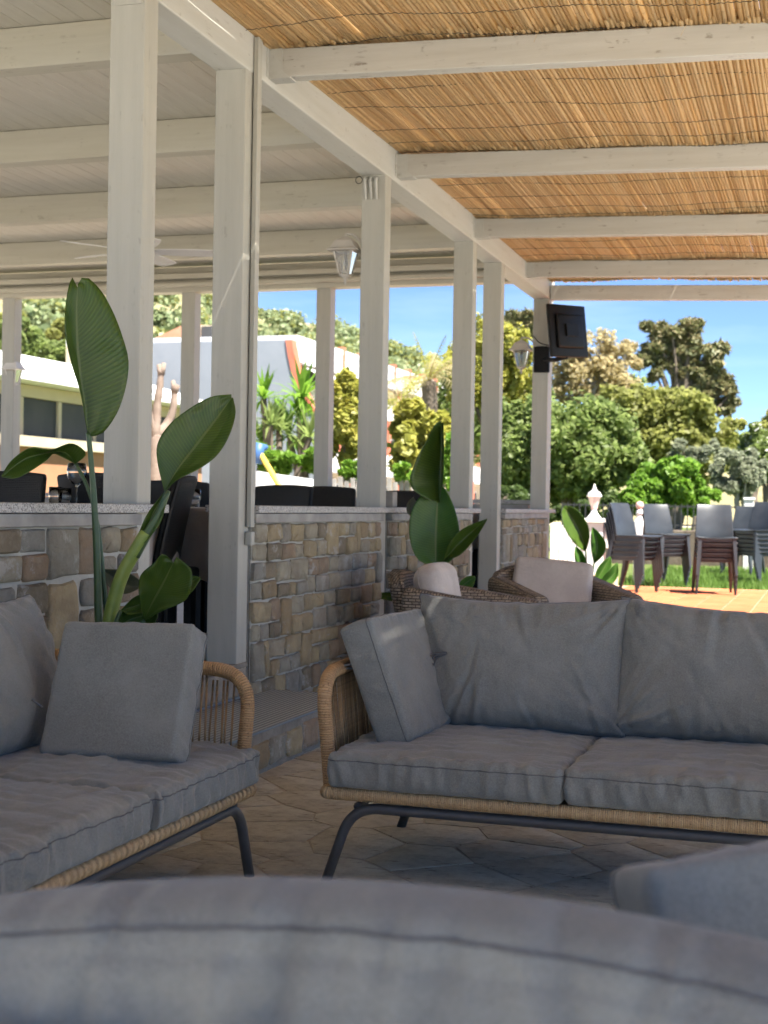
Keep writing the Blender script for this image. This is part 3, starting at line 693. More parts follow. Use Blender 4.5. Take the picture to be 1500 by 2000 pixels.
def stone_wall(y0, y1, label, seed, cap_y=None, z0=0.0, big=False, ztop=1.088, mort='mortar'):
    q = random.Random(seed); xo = -2.632
    t = thing('stone_wall', (xo, y0, 0), label=label, cat='wall', group='low rubble walls between the veranda posts')
    core = MB(); ny, nz_ = max(4,int((y1-y0)/.035)), 30; zt = ztop-.085; vs = []; fs = []
    for i in range(ny+1):
        for j in range(nz_+1):
            y = y0+(y1-y0)*i/ny; z = z0+(zt-z0)*j/nz_
            vs.append((xo-.004+.006*mn.noise(Vector((y*9,z*9,seed)))+.005*mn.noise(Vector((y*30,z*30,seed))), y, z))
    for i in range(ny):
        for j in range(nz_): a = i*(nz_+1)+j; fs.append((a, a+nz_+1, a+nz_+2, a+1))
    core.add(vs, fs); core.box(-2.84, xo-.012, y0, y1, z0, zt); core.build('mortar_core', M[mort], t, world=True, auto=50)
    gap = .008 if not big else .013
    for (cy, cz, w, hh) in wall_layout(y1-y0, zt-z0, q, big):
        ww, h2 = w-gap*q.uniform(.7,1.4), hh-gap*q.uniform(.7,1.4)
        if ww < .02 or h2 < .02: continue
        o = stone_piece(ww, h2, q.randrange(10**6), .040+q.uniform(-.006,.010)).build('stone', M['stone'], t, auto=55)
        o.location = (-.028, cy+w/2, z0+cz+hh/2); o.rotation_euler = (q.uniform(-.035,.035), q.uniform(-.03,.03), q.uniform(-.03,.03))
    c0, c1 = cap_y or (y0-.04, y1+.04)
    MB().box(-2.85, xo+.022, y0+.002, y1-.002, zt+.002, zt+.048, .004).build('concrete_band', M['concrete'], t, world=True)
    MB().box(-2.88, xo+.036, c0, c1, zt+.0505, ztop, .004).build('coping_slab', M['granite'], t, world=True)
    return t
stone_wall(1.2, 5.09, 'large-block stone wall behind the left sofa, with granite coping', 11, (1.15, 5.30), big=True)
stone_wall(6.262, 8.285, 'rubble stone wall between the conduit post and the lantern post', 23, (6.265, 8.44))
stone_wall(8.45, 10.54, 'rubble stone wall behind the wicker armchairs', 31, (8.443, 10.74))
stone_wall(11.66, 13.59, 'short far stone wall beside the post carrying the television', 47, (11.63, 13.86))
# parapet at the far end of the veranda
pw = thing('parapet_wall', (-6, 13.8, 0), label='low rendered parapet closing the far end of the veranda', cat='wall')
MB().box(-9.5, -2.86, 13.76, 13.95, 0, 1.13).build('wall_body', M['concrete'], pw, world=True)
MB().box(-9.5, -2.80, 13.755, 13.99, 1.135, 1.175, .004).build('coping_slab', M['granite'], pw, world=True)

# entrance step with ribbed mat
sp = thing('entrance_step', (-2.4, 5.6, 0), label='stone faced step with grey ribbed mat below the veranda entrance', cat='step')
q = random.Random(5)
vs = []; fs = []; ny = 50; nz_ = 10
for i in range(ny+1):
    for j in range(nz_+1):
        y = 4.86+1.64*i/ny; z = .172*j/nz_; vs.append((-2.19+.009*mn.noise(Vector((y*10,z*10,3)))+.005*mn.noise(Vector((y*31,z*31,7))), y, z))
for i in range(ny):
    for j in range(nz_): a = i*(nz_+1)+j; fs.append((a, a+nz_+1, a+nz_+2, a+1))
b = MB().add(vs, fs); b.box(-2.628, -2.205, 4.86, 6.5, 0, .172); b.build('step_body', M['oldmortar'], sp, world=True, auto=50)
MB().box(-2.63, -2.178, 4.85, 6.505, .1725, .184, .003).build('ribbed_mat', M['ribbed'], sp, world=True)
y = 4.9
while y < 6.42:
    w = q.uniform(.05,.22); w = min(w, 6.48-y)
    if w < .035: break
    hh = q.uniform(.11,.145)
    o = stone_piece(w-.012, hh, q.randrange(10**6), .03).build('stone', M['stone'], sp, auto=55); o.matrix_parent_inverse = sp.matrix_basis.inverted(); o.location = (-2.211, y+w/2, .02+hh/2); y += w
th = thing('door_sill', (-2.65, 5.7, 0), label='worn stone sill at the veranda entrance above the ribbed step', cat='sill')
MB().box(-2.86, -2.638, 5.28, 6.255, .186, .318, .012).build('sill_block', M['oldmortar'], th, world=True)
MB().box(-2.87, -2.635, 5.27, 6.25, .3195, .345, .008).build('sill_tile', M['oldmortar'], th, world=True)
# ------------------------------------------------------------------ cushions
def box_cushion(L, W, T, r=.03, puff=.02, seed=0, side_amp=.006, top_amp=.006, arch=0.0, n=None, ring_z=.62):
    """box cushion centred at x,y, standing on z=0; returns mesh builder and seam ring"""
    hx, hy, hz = L/2, W/2, T/2; st = n or .0135
    nx, ny, nz_ = max(8, int(L/st)), max(8, int(W/st)), max(7, int(T/.012))
    key = {}; V = []; F = []
    def vert(p):
        k = (round(p[0]*4000), round(p[1]*4000), round(p[2]*4000))
        if k not in key: key[k] = len(V); V.append(Vector(p))
        return key[k]
    def lin(h, m):       # denser towards the edges
        return [h*math.sin(math.pi/2*(-1+2*i/m))*.35 + h*(-1+2*i/m)*.65 for i in range(m+1)]
    X, Y, Z = lin(hx, nx), lin(hy, ny), lin(hz, nz_)
    def grid(A, B, fn, flip):
        ids = [[vert(fn(a, b)) for b in B] for a in A]
        for i in range(len(A)-1):
            for j in range(len(B)-1):
                q = (ids[i][j], ids[i+1][j], ids[i+1][j+1], ids[i][j+1]); F.append(q[::-1] if flip else q)
    grid(X, Y, lambda a, b: (a, b, hz), False); grid(X, Y, lambda a, b: (a, b, -hz), True)
    grid(X, Z, lambda a, b: (a, -hy, b), False); grid(X, Z, lambda a, b: (a, hy, b), True)
    grid(Y, Z, lambda a, b: (hx, a, b), False); grid(Y, Z, lambda a, b: (-hx, a, b), True)
    zr = min(Z, key=lambda z: abs(z - hz*ring_z))
    ring = [key[(round(x*4000), round(-hy*4000), round(zr*4000))] for x in X] + [key[(round(hx*4000), round(y*4000), round(zr*4000))] for y in Y[1:]] + \
           [key[(round(x*4000), round(hy*4000), round(zr*4000))] for x in X[::-1][1:]] + [key[(round(-hx*4000), round(y*4000), round(zr*4000))] for y in Y[::-1][1:-1]]
    out = []
    for q in V:
        inn = Vector((max(-(hx-r), min(hx-r, q.x)), max(-(hy-r), min(hy-r, q.y)), max(-(hz-r), min(hz-r, q.z))))
        d = q-inn; nrm = d.normalized() if d.length > 1e-6 else Vector((0,0,1)); p = inn+nrm*r
        u, v, w = q.x/hx, q.y/hy, q.z/hz
        topness = max(0.0, nrm.z); side = 1-abs(nrm.z)
        bul = (1-u*u)*(1-v*v)
        p.z += puff*bul*(1 if w > 0 else -.15)*abs(nrm.z)
        p.z += arch*(1-u*u)*max(0, w)
        p.x += nrm.x*puff*.35*(1-w*w)*(1-v*v); p.y += nrm.y*puff*.35*(1-w*w)*(1-u*u)
        s_ = q.x if abs(nrm.y) > abs(nrm.x) else q.y
        if side > .15:
            a = mn.noise(Vector((s_*30, q.z*7+seed*3.1, seed*1.7))) + .6*mn.noise(Vector((s_*58+q.z*20, q.z*9, seed*2.3+9)))
            a -= 1.2*max(0, abs(mn.noise(Vector((s_*14+q.z*8, q.z*3, seed+4.2))))-.25)
            p += nrm*side_amp*side*a*(1-.5*abs(w))
        if abs(nrm.z) > .3:
            e = min(1-abs(u), 1-abs(v)); cr = mn.noise(Vector((q.x*4+seed, q.y*22, seed*1.3))) + .7*mn.noise(Vector((q.x*26, q.y*5+seed, seed*.7)))
            cr -= 1.4*max(0, .18-abs(mn.noise(Vector((q.x*3.2+seed*2, q.y*9, seed+.5)))))
            ed = math.exp(-e*8)*mn.noise(Vector(((q.x if abs(v) > abs(u) else q.y)*40, seed, 3.3)))
            p.z += top_amp*(cr*.8+ed*.9)*abs(nrm.z)*(1 if w > 0 else .2)
        p.z += hz; out.append(p)
    b = MB(); b.v = [tuple(p) for p in out]; b.f = F
    return b, [out[i] for i in ring]
def knife_pillow(L, H, T, seed=0, amp=.016, sag=.02):
    """soft scatter-back pillow; x across, z up from 0, thickness along y; returns builder and edge ring"""
    nx, nz_ = int(L/.0095), int(H/.0095); V = []; F = []; idx = {}
    fq = random.Random(seed*13+1); folds = []
    for k in range(9):
        x0 = fq.uniform(-.42,.42)*L; up_ = fq.random() < .6; z0 = (H/2-.01) if up_ else (-H/2+.01); an = (-math.pi/2 if up_ else math.pi/2)+fq.uniform(-.6,.6)
        folds.append((x0, z0, math.cos(an), math.sin(an), fq.uniform(.10,.30), fq.uniform(.010,.022), fq.uniform(.35,1.0)*fq.choice((-1,1))))
    for cu, cv in ((-1,-1),(1,-1)):
        for k in range(3):
            an = math.atan2(-cv, -cu)+fq.uniform(-.5,.5); folds.append((cu*L*.49, cv*H*.49, math.cos(an), math.sin(an), fq.uniform(.15,.32), fq.uniform(.010,.018), fq.uniform(.5,1.1)))
    def pos(i, j, sgn):
        u, v = -1+2*i/nx, -1+2*j/nz_
        hx, hz = L/2, H/2
        x = hx*u*(1-.045*(1-v*v)*abs(u)**2); z = hz*v*(1-.05*(1-u*u)*abs(v)**2)
        th = T/2*max(0, (1-abs(u)**3.2)*(1-abs(v)**3.2))**.55
        th *= 1+.16*(-v)*(1-u*u)
        w = 0.0
        for cu, cv in ((-1,-1),(1,-1),(-1,1),(1,1)):
            dx, dz = (u-cu)*hx, (v-cv)*hz; dd = math.hypot(dx, dz); an = math.atan2(dz, dx)
            w += math.exp(-dd/.17)*mn.noise(Vector((an*8, dd*3, seed*3.7+cu+2*cv+sgn)))*1.5
        w += math.exp(-(1-abs(v))*hz/.075)*(mn.noise(Vector((x*21, seed+sgn*5+v, 1.1)))+.6*mn.noise(Vector((x*48, seed+v, 4.1))))*1.1
        w += math.exp(-(1-abs(u))*hx/.07)*mn.noise(Vector((z*22, seed-sgn*3+u*2, 6.1)))*.9
        w += .55*mn.noise(Vector((x*5+seed*2, z*3.2, seed+sgn*2)))
        f_ = mn.noise(Vector((x*5.5+z*3.5+seed, z*1.2-x, seed*2.2+sgn))); w -= .8*max(0, .16-abs(f_))*6*.35
        for (fx_, fz_, cx, cz, ln_, wd, am) in folds:
            tt = (x-fx_)*cx+(z-fz_)*cz
            if -.01 < tt < ln_:
                dd = (-(x-fx_)*cz+(z-fz_)*cx + .010*math.sin(tt*18+fx_*40))/wd
                if abs(dd) < 3: w += am*dd*math.exp(-dd*dd)*(1-tt/ln_)**.7*1.6
        y = sgn*(th + amp*w*min(1, th/(T*.18)))
        edge = (1-abs(u))*hx < .02 or (1-abs(v))*hz < .02
        z -= sag*(1-u*u)*(v > 0)*v*v*.6
        wob = .004*mn.noise(Vector((u*9, v*9, seed)))
        return Vector((x+wob*abs(u), y, z+hz+wob*abs(v)))
    for sgn in (-1, 1):
        for i in range(nx+1):
            for j in range(nz_+1):
                bd = i in (0, nx) or j in (0, nz_)
                if bd and sgn == 1: idx[(1,i,j)] = idx[(-1,i,j)]; continue
                idx[(sgn,i,j)] = len(V); p = pos(i, j, sgn)
                if bd: p.y = .006*mn.noise(Vector((i*.3, j*.3, seed)))
                V.append(p)
        for i in range(nx):
            for j in range(nz_):
                q = (idx[(sgn,i,j)], idx[(sgn,i+1,j)], idx[(sgn,i+1,j+1)], idx[(sgn,i,j+1)]); F.append(q if sgn < 0 else q[::-1])
    ring = [idx[(-1,i,0)] for i in range(nx+1)] + [idx[(-1,nx,j)] for j in range(1,nz_+1)] + [idx[(-1,i,nz_)] for i in range(nx-1,-1,-1)] + [idx[(-1,0,j)] for j in range(nz_-1,0,-1)]
    b = MB(); b.v = [tuple(p) for p in V]; b.f = F
    return b, [V[i] for i in ring]
def cushion_obj(name, bm_ring, Mx, label, cat, group, mat='fabric', pipe='fabric_piping', pr=.0016):
    b, ring = bm_ring
    o = b.build(name, M[mat], smooth=True); o.matrix_basis = Mx; tag(o, label, cat, group)
    MB().tube(ring, pr, 5, closed=True).build('piping', M[pipe], o, smooth=True); return o
T4, RX, RY, RZ = Matrix.Translation, (lambda a: Matrix.Rotation(a,4,'X')), (lambda a: Matrix.Rotation(a,4,'Y')), (lambda a: Matrix.Rotation(a,4,'Z'))

# ------------------------------------------------------------------ cane and steel sofas
cordmesh = MB().tube([(0,0,0),(0,0,.5),(0,0,1)], .0034, 6).mesh('cord', M['cord'], True)
SL, SW = 1.40, .82      # sofa length and depth
def sofa(loc, rz, label, SL=SL):
    t = thing('sofa', loc, rz, label, 'sofa', 'cane and steel sofas')
    # steel base: front and rear leg hoops
    for y, sp_, in ((.018, -.006), (SW-.055, .006)):
        pts = fillet([(.0, y+sp_, .0), (.075, y, .226), (SL-.075, y, .226), (SL, y+sp_, .0)], .085, seg=10)
        MB().tube(pts, .0155, 12).build('leg_hoop', M['steel'], t, smooth=True)
    for x in (.09, SL/2, SL-.09):
        MB().tube([(x, .02, .228), (x, SW-.06, .228)], .011, 8).build('cross_bar', M['steel'], t, smooth=True)
    # woven seat frame
    def wrapped(pts, r, name, mat, closed=False, st=.0029, amp=.0011, n=12):
        P = resample(pts, st); rs = [r+amp*math.sin(i*math.pi*.8)+.0005*mn.noise(Vector((i*.7,r*90,1))) for i in range(len(P))]
        return MB().tube(P, rs, n, uv=True, closed=closed, caps=not closed).build(name, M[mat], t, smooth=True)
    z = .266
    loop = fillet([(.03,.0,z),(SL-.0,.0,z),(SL-.0,SW-.03,z),(.0,SW-.03,z),(.0,.0,z),(.03,.0,z)], .05, seg=8)
    wrapped(loop, .0195, 'seat_frame', 'rattan_seat')
    MB().box(.02, SL-.02, .02, SW-.05, .270, .282).build('seat_deck', M['rattan_seat'], t)
    # hoop: front of one arm, over, along the back, and down the other arm
    ah, fl_ = .60, .035
    pts = fillet([(.0,.045,z),(-.028,.030,ah),(-.034,SW-.02,ah+.02),(SL+.034,SW-.02,ah+.02),(SL+.028,.030,ah),(SL,.045,z)], [0,.12,.14,.14,.12,0], seg=14)
    wrapped(pts, .021, 'arm_hoop', 'rattan')
    def cord(a, b):
        a, b = Vector(a), Vector(b); o = link('cord', cordmesh, t); d = b-a
        o.matrix_basis = T4(a) @ d.to_track_quat('Z','Y').to_matrix().to_4x4() @ Matrix.Diagonal((1,1,d.length,1))
    for s in (0, 1):
        for k in range(38):
            f_ = (k+.5)/38; y = .075+f_*(SW-.17); zt = ah+.02*f_-.004 if y > .16 else ah-.03
            xo = -.031; x0, x1 = (.0, xo) if s == 0 else (SL, SL-xo)
            j = .006*math.sin(k*2.1)
            cord((x0, y+j, z), (x1, y+.004*(k % 2), zt))
    for k in range(46):
        x = .10+(SL-.20)*(k+.5)/46; cord((x, SW-.035, z), (x+.004*(k % 2), SW-.02, ah+.016))
    return t
LS = sofa((-1.60, 2.46, 0), R(90), 'cane and steel sofa on the left in front of the stone wall')
RS = sofa((-1.385, 3.875, 0), 0, 'cane and steel sofa facing the camera on the right')
FS = sofa((.40, 1.86, 0), R(180), 'nearest sofa, only its backrest cushion and arm pillow in view', 1.78)
LM, RM, FM = (o.matrix_basis.copy() for o in (LS, RS, FS))
ZS = .286
CW = .685
gseat, gback, garm = 'grey seat cushions', 'grey back cushions', 'grey square arm pillows'
def seat(Mo, k, seed, label, dx=0.0, dy=-.02, n=.0075):
    Mx = Mo @ T4((.012+CW/2+k*(CW+.004)+dx, .37+dy, ZS))
    return cushion_obj('seat_cushion', box_cushion(CW, .76, .102, .019, .020, seed, .019, .011, n=n), Mx, label, 'cushion', gseat)
seat(RM, 0, 3, 'grey seat cushion at the cane arm end of the right sofa')
seat(RM, 1, 8, 'grey seat cushion at the right edge of the photo on the right sofa', dy=-.012)
seat(LM, 1, 5, 'grey seat cushion at the far cane arm end of the left sofa')
seat(LM, 0, 12, 'grey seat cushion at the near lower left corner of the left sofa', dx=.004, dy=-.014)
seat(FM, 0, 15, 'grey seat cushion under the arm pillow of the nearest sofa', n=.02)
seat(FM, 1, 17, 'grey seat cushion beyond the big blurred cushion of the nearest sofa', n=.02)
def backp(Mo, x, seed, label, tilt=-15, yaw=0, L=.70, H=.445, T=.19, y=.575, zoff=.0, roll=0):
    Mx = Mo @ T4((x, y, ZS+.094+zoff)) @ RZ(R(yaw)) @ RX(R(tilt)) @ RY(R(roll))
    return cushion_obj('back_cushion', knife_pillow(L, H, T, seed), Mx, label, 'cushion', gback, pr=.0014)
backp(RM, .435, 2, 'grey back cushion beside the leaning arm pillow on the right sofa', roll=-.6, tilt=-14)
backp(RM, 1.075, 7, 'grey back cushion running out of the right edge on the right sofa', yaw=-2, roll=2.0, y=.57, tilt=-15)
backp(LM, .98, 11, 'grey back cushion touching the arm pillow on the left sofa', tilt=-20, y=.56, H=.46)
backp(LM, .33, 14, 'grey back cushion cut by the left edge on the left sofa', tilt=-18, y=.56)
def armp(Mx, seed, label, S=.43, H=.40, T=.115):
    b, ring = box_cushion(S, H, T, .014, .010, seed, .006, .006, n=.009)
    # stand it up: local z of the box (thickness) becomes y
    Mb = Matrix(((1,0,0,0),(0,0,1,-T/2),(0,1,0,H/2),(0,0,0,1)))
    b.v = [tuple(Mb @ Vector(p)) for p in b.v]; b.f = [f[::-1] for f in b.f]; ring = [Mb @ p for p in ring]
    return cushion_obj('arm_pillow', (b, ring), Mx, label, 'pillow', garm)
# right sofa: leaning on the left arm, face to +x
armp(T4((-1.215, 4.275, ZS+.098)) @ RZ(R(-93)) @ RX(R(21)), 21, 'square grey arm pillow leaning on the cane arm of the right sofa', S=.46, H=.385)
armp(T4((-1.86, 3.475, ZS+.102)) @ RZ(R(2)) @ RX(R(-24)) @ RY(R(-1.5)), 26, 'square grey arm pillow facing the camera on the left sofa', S=.40, H=.385)
armp(T4((.10, 1.50, .325)) @ RZ(R(30)) @ RX(R(-16)) @ RY(R(-6)), 29, 'blurred grey arm pillow at the lower right beside the nearest cushion', S=.46, H=.45, T=.11)
# nearest back cushion, seen from behind and above
b, ring = box_cushion(.92, .46, .165, .062, .03, 33, .0, .010, n=.0095, ring_z=.60)
Mb = Matrix(((1,0,0,0),(0,0,1,-.165/2),(0,1,0,.23),(0,0,0,1)))
b.v = [tuple(Mb @ Vector(p)) for p in b.v]; b.f = [f[::-1] for f in b.f]; ring = [Mb @ p for p in ring]
ff = random.Random(9); fold = [(ff.uniform(-.45,.45), ff.uniform(-.5,.5), ff.uniform(.012,.030), ff.uniform(.006,.016)) for k in range(24)]
def crease(x, z):
    d = 0.0
    for x0, sl_, wd, am in fold:
        u = (x-x0-sl_*(z-.40))/wd
        if abs(u) < 3: d += am*u*math.exp(-u*u)
    return d
b.v = [(x, y+crease(x, z)*(1 if y > -.08 else .5), z+.05*(1-((x+.06)/.46)**2)*max(0, z/.46)+.5*crease(x, z)*(z > .40)) for x, y, z in b.v]
ring = [Vector((p.x, p.y+crease(p.x, p.z)*(1 if p.y > -.08 else .5)+.001, p.z+.05*(1-((p.x+.06)/.46)**2)*max(0, p.z/.46)+.5*crease(p.x, p.z)*(p.z > .40))) for p in ring]
cushion_obj('back_cushion', (b, ring), T4((-.41, 1.30, .246)) @ RZ(R(183.5)) @ RX(R(-12)), 'blurred grey back cushion across the bottom of the photo', 'cushion', gback, pr=.0019)
# tie cords of the cushions
def tie(pts, label, n=2):
    t = thing('cushion_tie', pts[0], label=label, cat='tie', group='fabric cushion ties')
    for k in range(n):
        MB().tube(smooth_path([Vector(p)+Vector((.004*k, .006*k*i, -.007*k*i)) for i, p in enumerate(pts)], .008), .0035, 6).build('tie_strip', M['fabric_piping'], t, smooth=True, world=True)
tie([at(868,1275,'y',4.43), at(845,1278,'y',4.42), at(838,1292,'y',4.41), at(848,1298,'y',4.41)], 'short fabric tie beside the arm pillow of the right sofa', 3)
tie([at(645,1308,'y',4.05), at(662,1302,'y',4.05), at(690,1298,'y',4.08), at(705,1306,'y',4.15)], 'fabric tie laid over the cane arm of the right sofa')
tie([at(62,1366,'y',3.30), at(74,1374,'y',3.31), at(82,1380,'y',3.33)], 'fabric tie between back cushion and arm pillow on the left sofa', 1)
# ------------------------------------------------------------------ box UV and rounded boxes
def box_uv(o):
    me = o.data; ul = me.uv_layers.get('UVMap') or me.uv_layers.new(name='UVMap')
    for p in me.polygons:
        n = p.normal; a = max(range(3), key=lambda i: abs(n[i]))
        for li in p.loop_indices:
            c = me.vertices[me.loops[li].vertex_index].co
            ul.data[li].uv = (c.y, c.z) if a == 0 else ((c.x, c.z) if a == 1 else (c.x, c.y))
    return o
def rbox(x0, x1, y0, y1, z0, z1, c, seg=4, fn=None, cuts=0):
    bm = bmesh.new(); bmesh.ops.create_cube(bm, size=1)
    for v in bm.verts: v.co = ((x0+x1)/2 + v.co.x*(x1-x0), (y0+y1)/2 + v.co.y*(y1-y0), (z0+z1)/2 + v.co.z*(z1-z0))
    if cuts: bmesh.ops.subdivide_edges(bm, edges=bm.edges[:], cuts=cuts, use_grid_fill=True)
    ed = [e for e in bm.edges if len(e.link_faces) == 2 and e.calc_face_angle(0) > 1.0]
    bmesh.ops.bevel(bm, geom=ed, offset=c, segments=seg, affect='EDGES', profile=0.5)
    bm.verts.index_update(); b = MB()
    b.v = [tuple(fn(v.co)) if fn else tuple(v.co) for v in bm.verts]; b.f = [tuple(v.index for v in f.verts) for f in bm.faces]; bm.free(); return b

# ------------------------------------------------------------------ wicker armchairs
def armchair(loc, rz, label):
    t = thing('wicker_armchair', loc, rz, label, 'armchair', 'brown wicker armchairs')
    W = .72; D = .70
    box_uv(rbox(-W/2+.03, W/2-.03, -D/2+.02, D/2-.06, .10, .33, .02).build('seat_base', M['wicker'], t, auto=50))
    for s in (-1, 1):
        def f(c, s=s):
            k = (c.y+D/2)/D; return Vector((c.x+s*.02*(c.z-.1)/.5, c.y, c.z-.05*(1-k)*max(0, (c.z-.3)/.3)+.05*k*max(0, (c.z-.3)/.3)))
        x0, x1 = (-W/2-.02, -W/2+.12) if s < 0 else (W/2-.12, W/2+.02)
        box_uv(rbox(x0, x1, -D/2, D/2-.04, .09, .615, .045, 4, f, 3).build('arm', M['wicker'], t, auto=60))
    def fb(c): return Vector((c.x*(1-.10*max(0,(c.z-.3))), c.y+.22*max(0, c.z-.2)+.10*(c.x/.39)**2*-1+.05, c.z-.10*(c.x/.39)**2*max(0,(c.z-.3)/.45)))
    box_uv(rbox(-W/2+.02, W/2-.02, D/2-.14, D/2-.05, .12, .74, .035, 4, fb, 4).build('backrest', M['wicker'], t, auto=60))
    for x in (-.3, .3):
        for y in (-.29, .27): MB().lathe([(.018,0),(.022,.05),(.024,.11)], 8, (x,y,0)).build('leg', M['iron'], t)
    return t
ac1 = armchair((-1.92, 7.75, 0), R(92), 'wicker armchair facing right against the rubble wall, nearest of the wicker chairs')
ac2 = armchair((-1.62, 8.95, 0), R(38), 'wicker armchair turned towards the camera with a flat beige pillow')
for a, sd, lb in ((ac1, 41, 'beige seat pad in the wicker armchair against the wall'), (ac2, 43, 'beige seat pad in the wicker armchair under the flat pillow')):
    cushion_obj('seat_pad', box_cushion(.54, .56, .11, .035, .02, sd, .003, .003), a.matrix_basis @ T4((0,-.05,.332)), lb, 'cushion', 'beige armchair cushions', 'beige', 'beige_piping', .003)
b, ring = box_cushion(.50, .42, .16, .07, .03, 45, .003, .004); b2 = b
def stand(b, ring, H, T):
    Mb = Matrix(((1,0,0,0),(0,0,1,-T/2),(0,1,0,H/2),(0,0,0,1)))
    b.v = [tuple(Mb @ Vector(p)) for p in b.v]; b.f = [f[::-1] for f in b.f]; return b, [Mb @ p for p in ring]
cushion_obj('round_cushion', stand(b, ring, .42, .16), ac1.matrix_basis @ T4((-.02, .13, .36)) @ RX(R(-12)), 'rounded beige cushion with piped edge in the wicker armchair by the wall', 'cushion', 'beige armchair cushions', 'beige', 'beige_piping', .004)
b, ring = box_cushion(.50, .42, .10, .03, .025, 47, .003, .004)
cushion_obj('flat_pillow', stand(b, ring, .42, .10), T4((-1.72, 8.98, .37)) @ RZ(R(10)) @ RX(R(-24)) @ RY(R(5)), 'pale beige square pillow propped in the second wicker armchair', 'cushion', 'beige armchair cushions', 'beige', 'beige_piping', .003)

# ------------------------------------------------------------------ resin stacking chairs
def resin_chair(mat):
    t = thing('stacking_chair', label='x', cat='chair', group='stacked resin chairs')
    def fs(c): return Vector((c.x*(1+.04*(-c.y/.2)), c.y, c.z-.018*(1-(c.x/.22)**2)*(c.z > .45)))
    rbox(-.225,.225,-.25,.20,.435,.462,.012,3,fs,3).build('seat', mat, t, auto=50)
    def fb(c):
        k = (c.z-.44)/.40; return Vector((c.x*(1-.10*k), .175+.055*k+.05*k*k-.035*(c.x/.2)**2+c.y, c.z))
    rbox(-.225,.225,-.013,.013,.44,.855,.011,3,fb,4).build('backrest', mat, t, auto=50)
    for x in (-1, 1):
        for y in (-1, 1):
            a = Vector((x*.195, -.215 if y < 0 else .17, .44)); e = Vector((x*.225, -.25 if y < 0 else .265, 0))
            m = MB(); w0, w1 = .044, .028
            vs = [a+Vector((i*w0/2, j*w0/2, 0)) for i, j in ((-1,-1),(1,-1),(1,1),(-1,1))] + [e+Vector((i*w1/2, j*w1/2, 0)) for i, j in ((-1,-1),(1,-1),(1,1),(-1,1))]
            m.add(vs, [(0,1,2,3),(7,6,5,4),(0,4,5,1),(1,5,6,2),(2,6,7,3),(3,7,4,0)]); m.build('leg', mat, t)
    for (x0,x1,y0,y1) in ((-.2,.2,-.215,-.195),(-.205,-.185,-.195,.175),(.185,.205,-.195,.175)):
        MB().box(x0,x1,y0,y1,.395,.436,.004).build('apron', mat, t)
    return t
chair_a = resin_chair(M['anthracite']); chair_m = resin_chair(M['maroon_resin'])
used = set()
def put_chair(proto, loc, rz, label):
    if proto.name in used: c = copy_tree(proto)
    else: used.add(proto.name); c = proto
    place(c, loc, rz); c.matrix_basis = c.matrix_basis @ Matrix.Diagonal((1.12,1.10,1.08,1)); c['label'] = label
def stack(px, py, rz, n, where, low, upper=None):
    p = at(px, py, 'z', 0.0); f_ = Vector((math.sin(rz), -math.cos(rz), 0))
    words = ['bottom', 'second from bottom', 'third from bottom', 'fourth from bottom', 'fifth from bottom', 'sixth from bottom']
    for k in range(n):
        top = k == n-1
        put_chair(chair_a if top or low is None else low, p + f_*(.022*k) + Vector((0,0,.066*k)), rz,
                  ('anthracite resin chair on top of the stack ' if top else 'resin chair %s of the stack ' % words[k]) + where)
stack(1228, 1156, R(66), 5, 'nearest the wicker armchairs', None)
stack(1290, 1143, R(42), 5, 'just right of the leftmost stack', None)
stack(1394, 1160, R(10), 5, 'facing the camera', chair_m)
stack(1482, 1140, R(-38), 6, 'at the right edge', None)
stack(1452, 1128, R(-20), 5, 'half hidden between the two right stacks', None)

# ------------------------------------------------------------------ dining furniture inside the veranda
def dining_chair():
    t = thing('dining_chair', label='x', cat='chair', group='black wicker dining chairs')
    box_uv(rbox(-.235,.235,-.24,.22,.38,.46,.02,3).build('seat', M['black_wicker'], t, auto=50))
    def fb(c): k = (c.z-.30)/.58; return Vector((c.x*(1-.06*k*k), c.y+.06*k+.05*k*k-.03*(c.x/.22)**2, c.z+.012*(1-(c.x/.22)**2)*(k > .8)))
    box_uv(rbox(-.235,.235,.17,.215,.30,.885,.018,3,fb,4).build('backrest', M['black_wicker'], t, auto=50))
    for x in (-.20,.20):
        for y in (-.20,.18): MB().box(x-.022,x+.022,y-.022,y+.022,0,.385,.004).build('leg', M['black'], t)
    return t
dproto = dining_chair(); dfirst = [True]
def put_dining(loc, rz, label):
    c = dproto if dfirst[0] else copy_tree(dproto); dfirst[0] = False; place(c, loc, rz); c['label'] = label
def onfloor(px, D):
    p = atd(px, 985, D); return Vector((p.x, p.y, ZT))
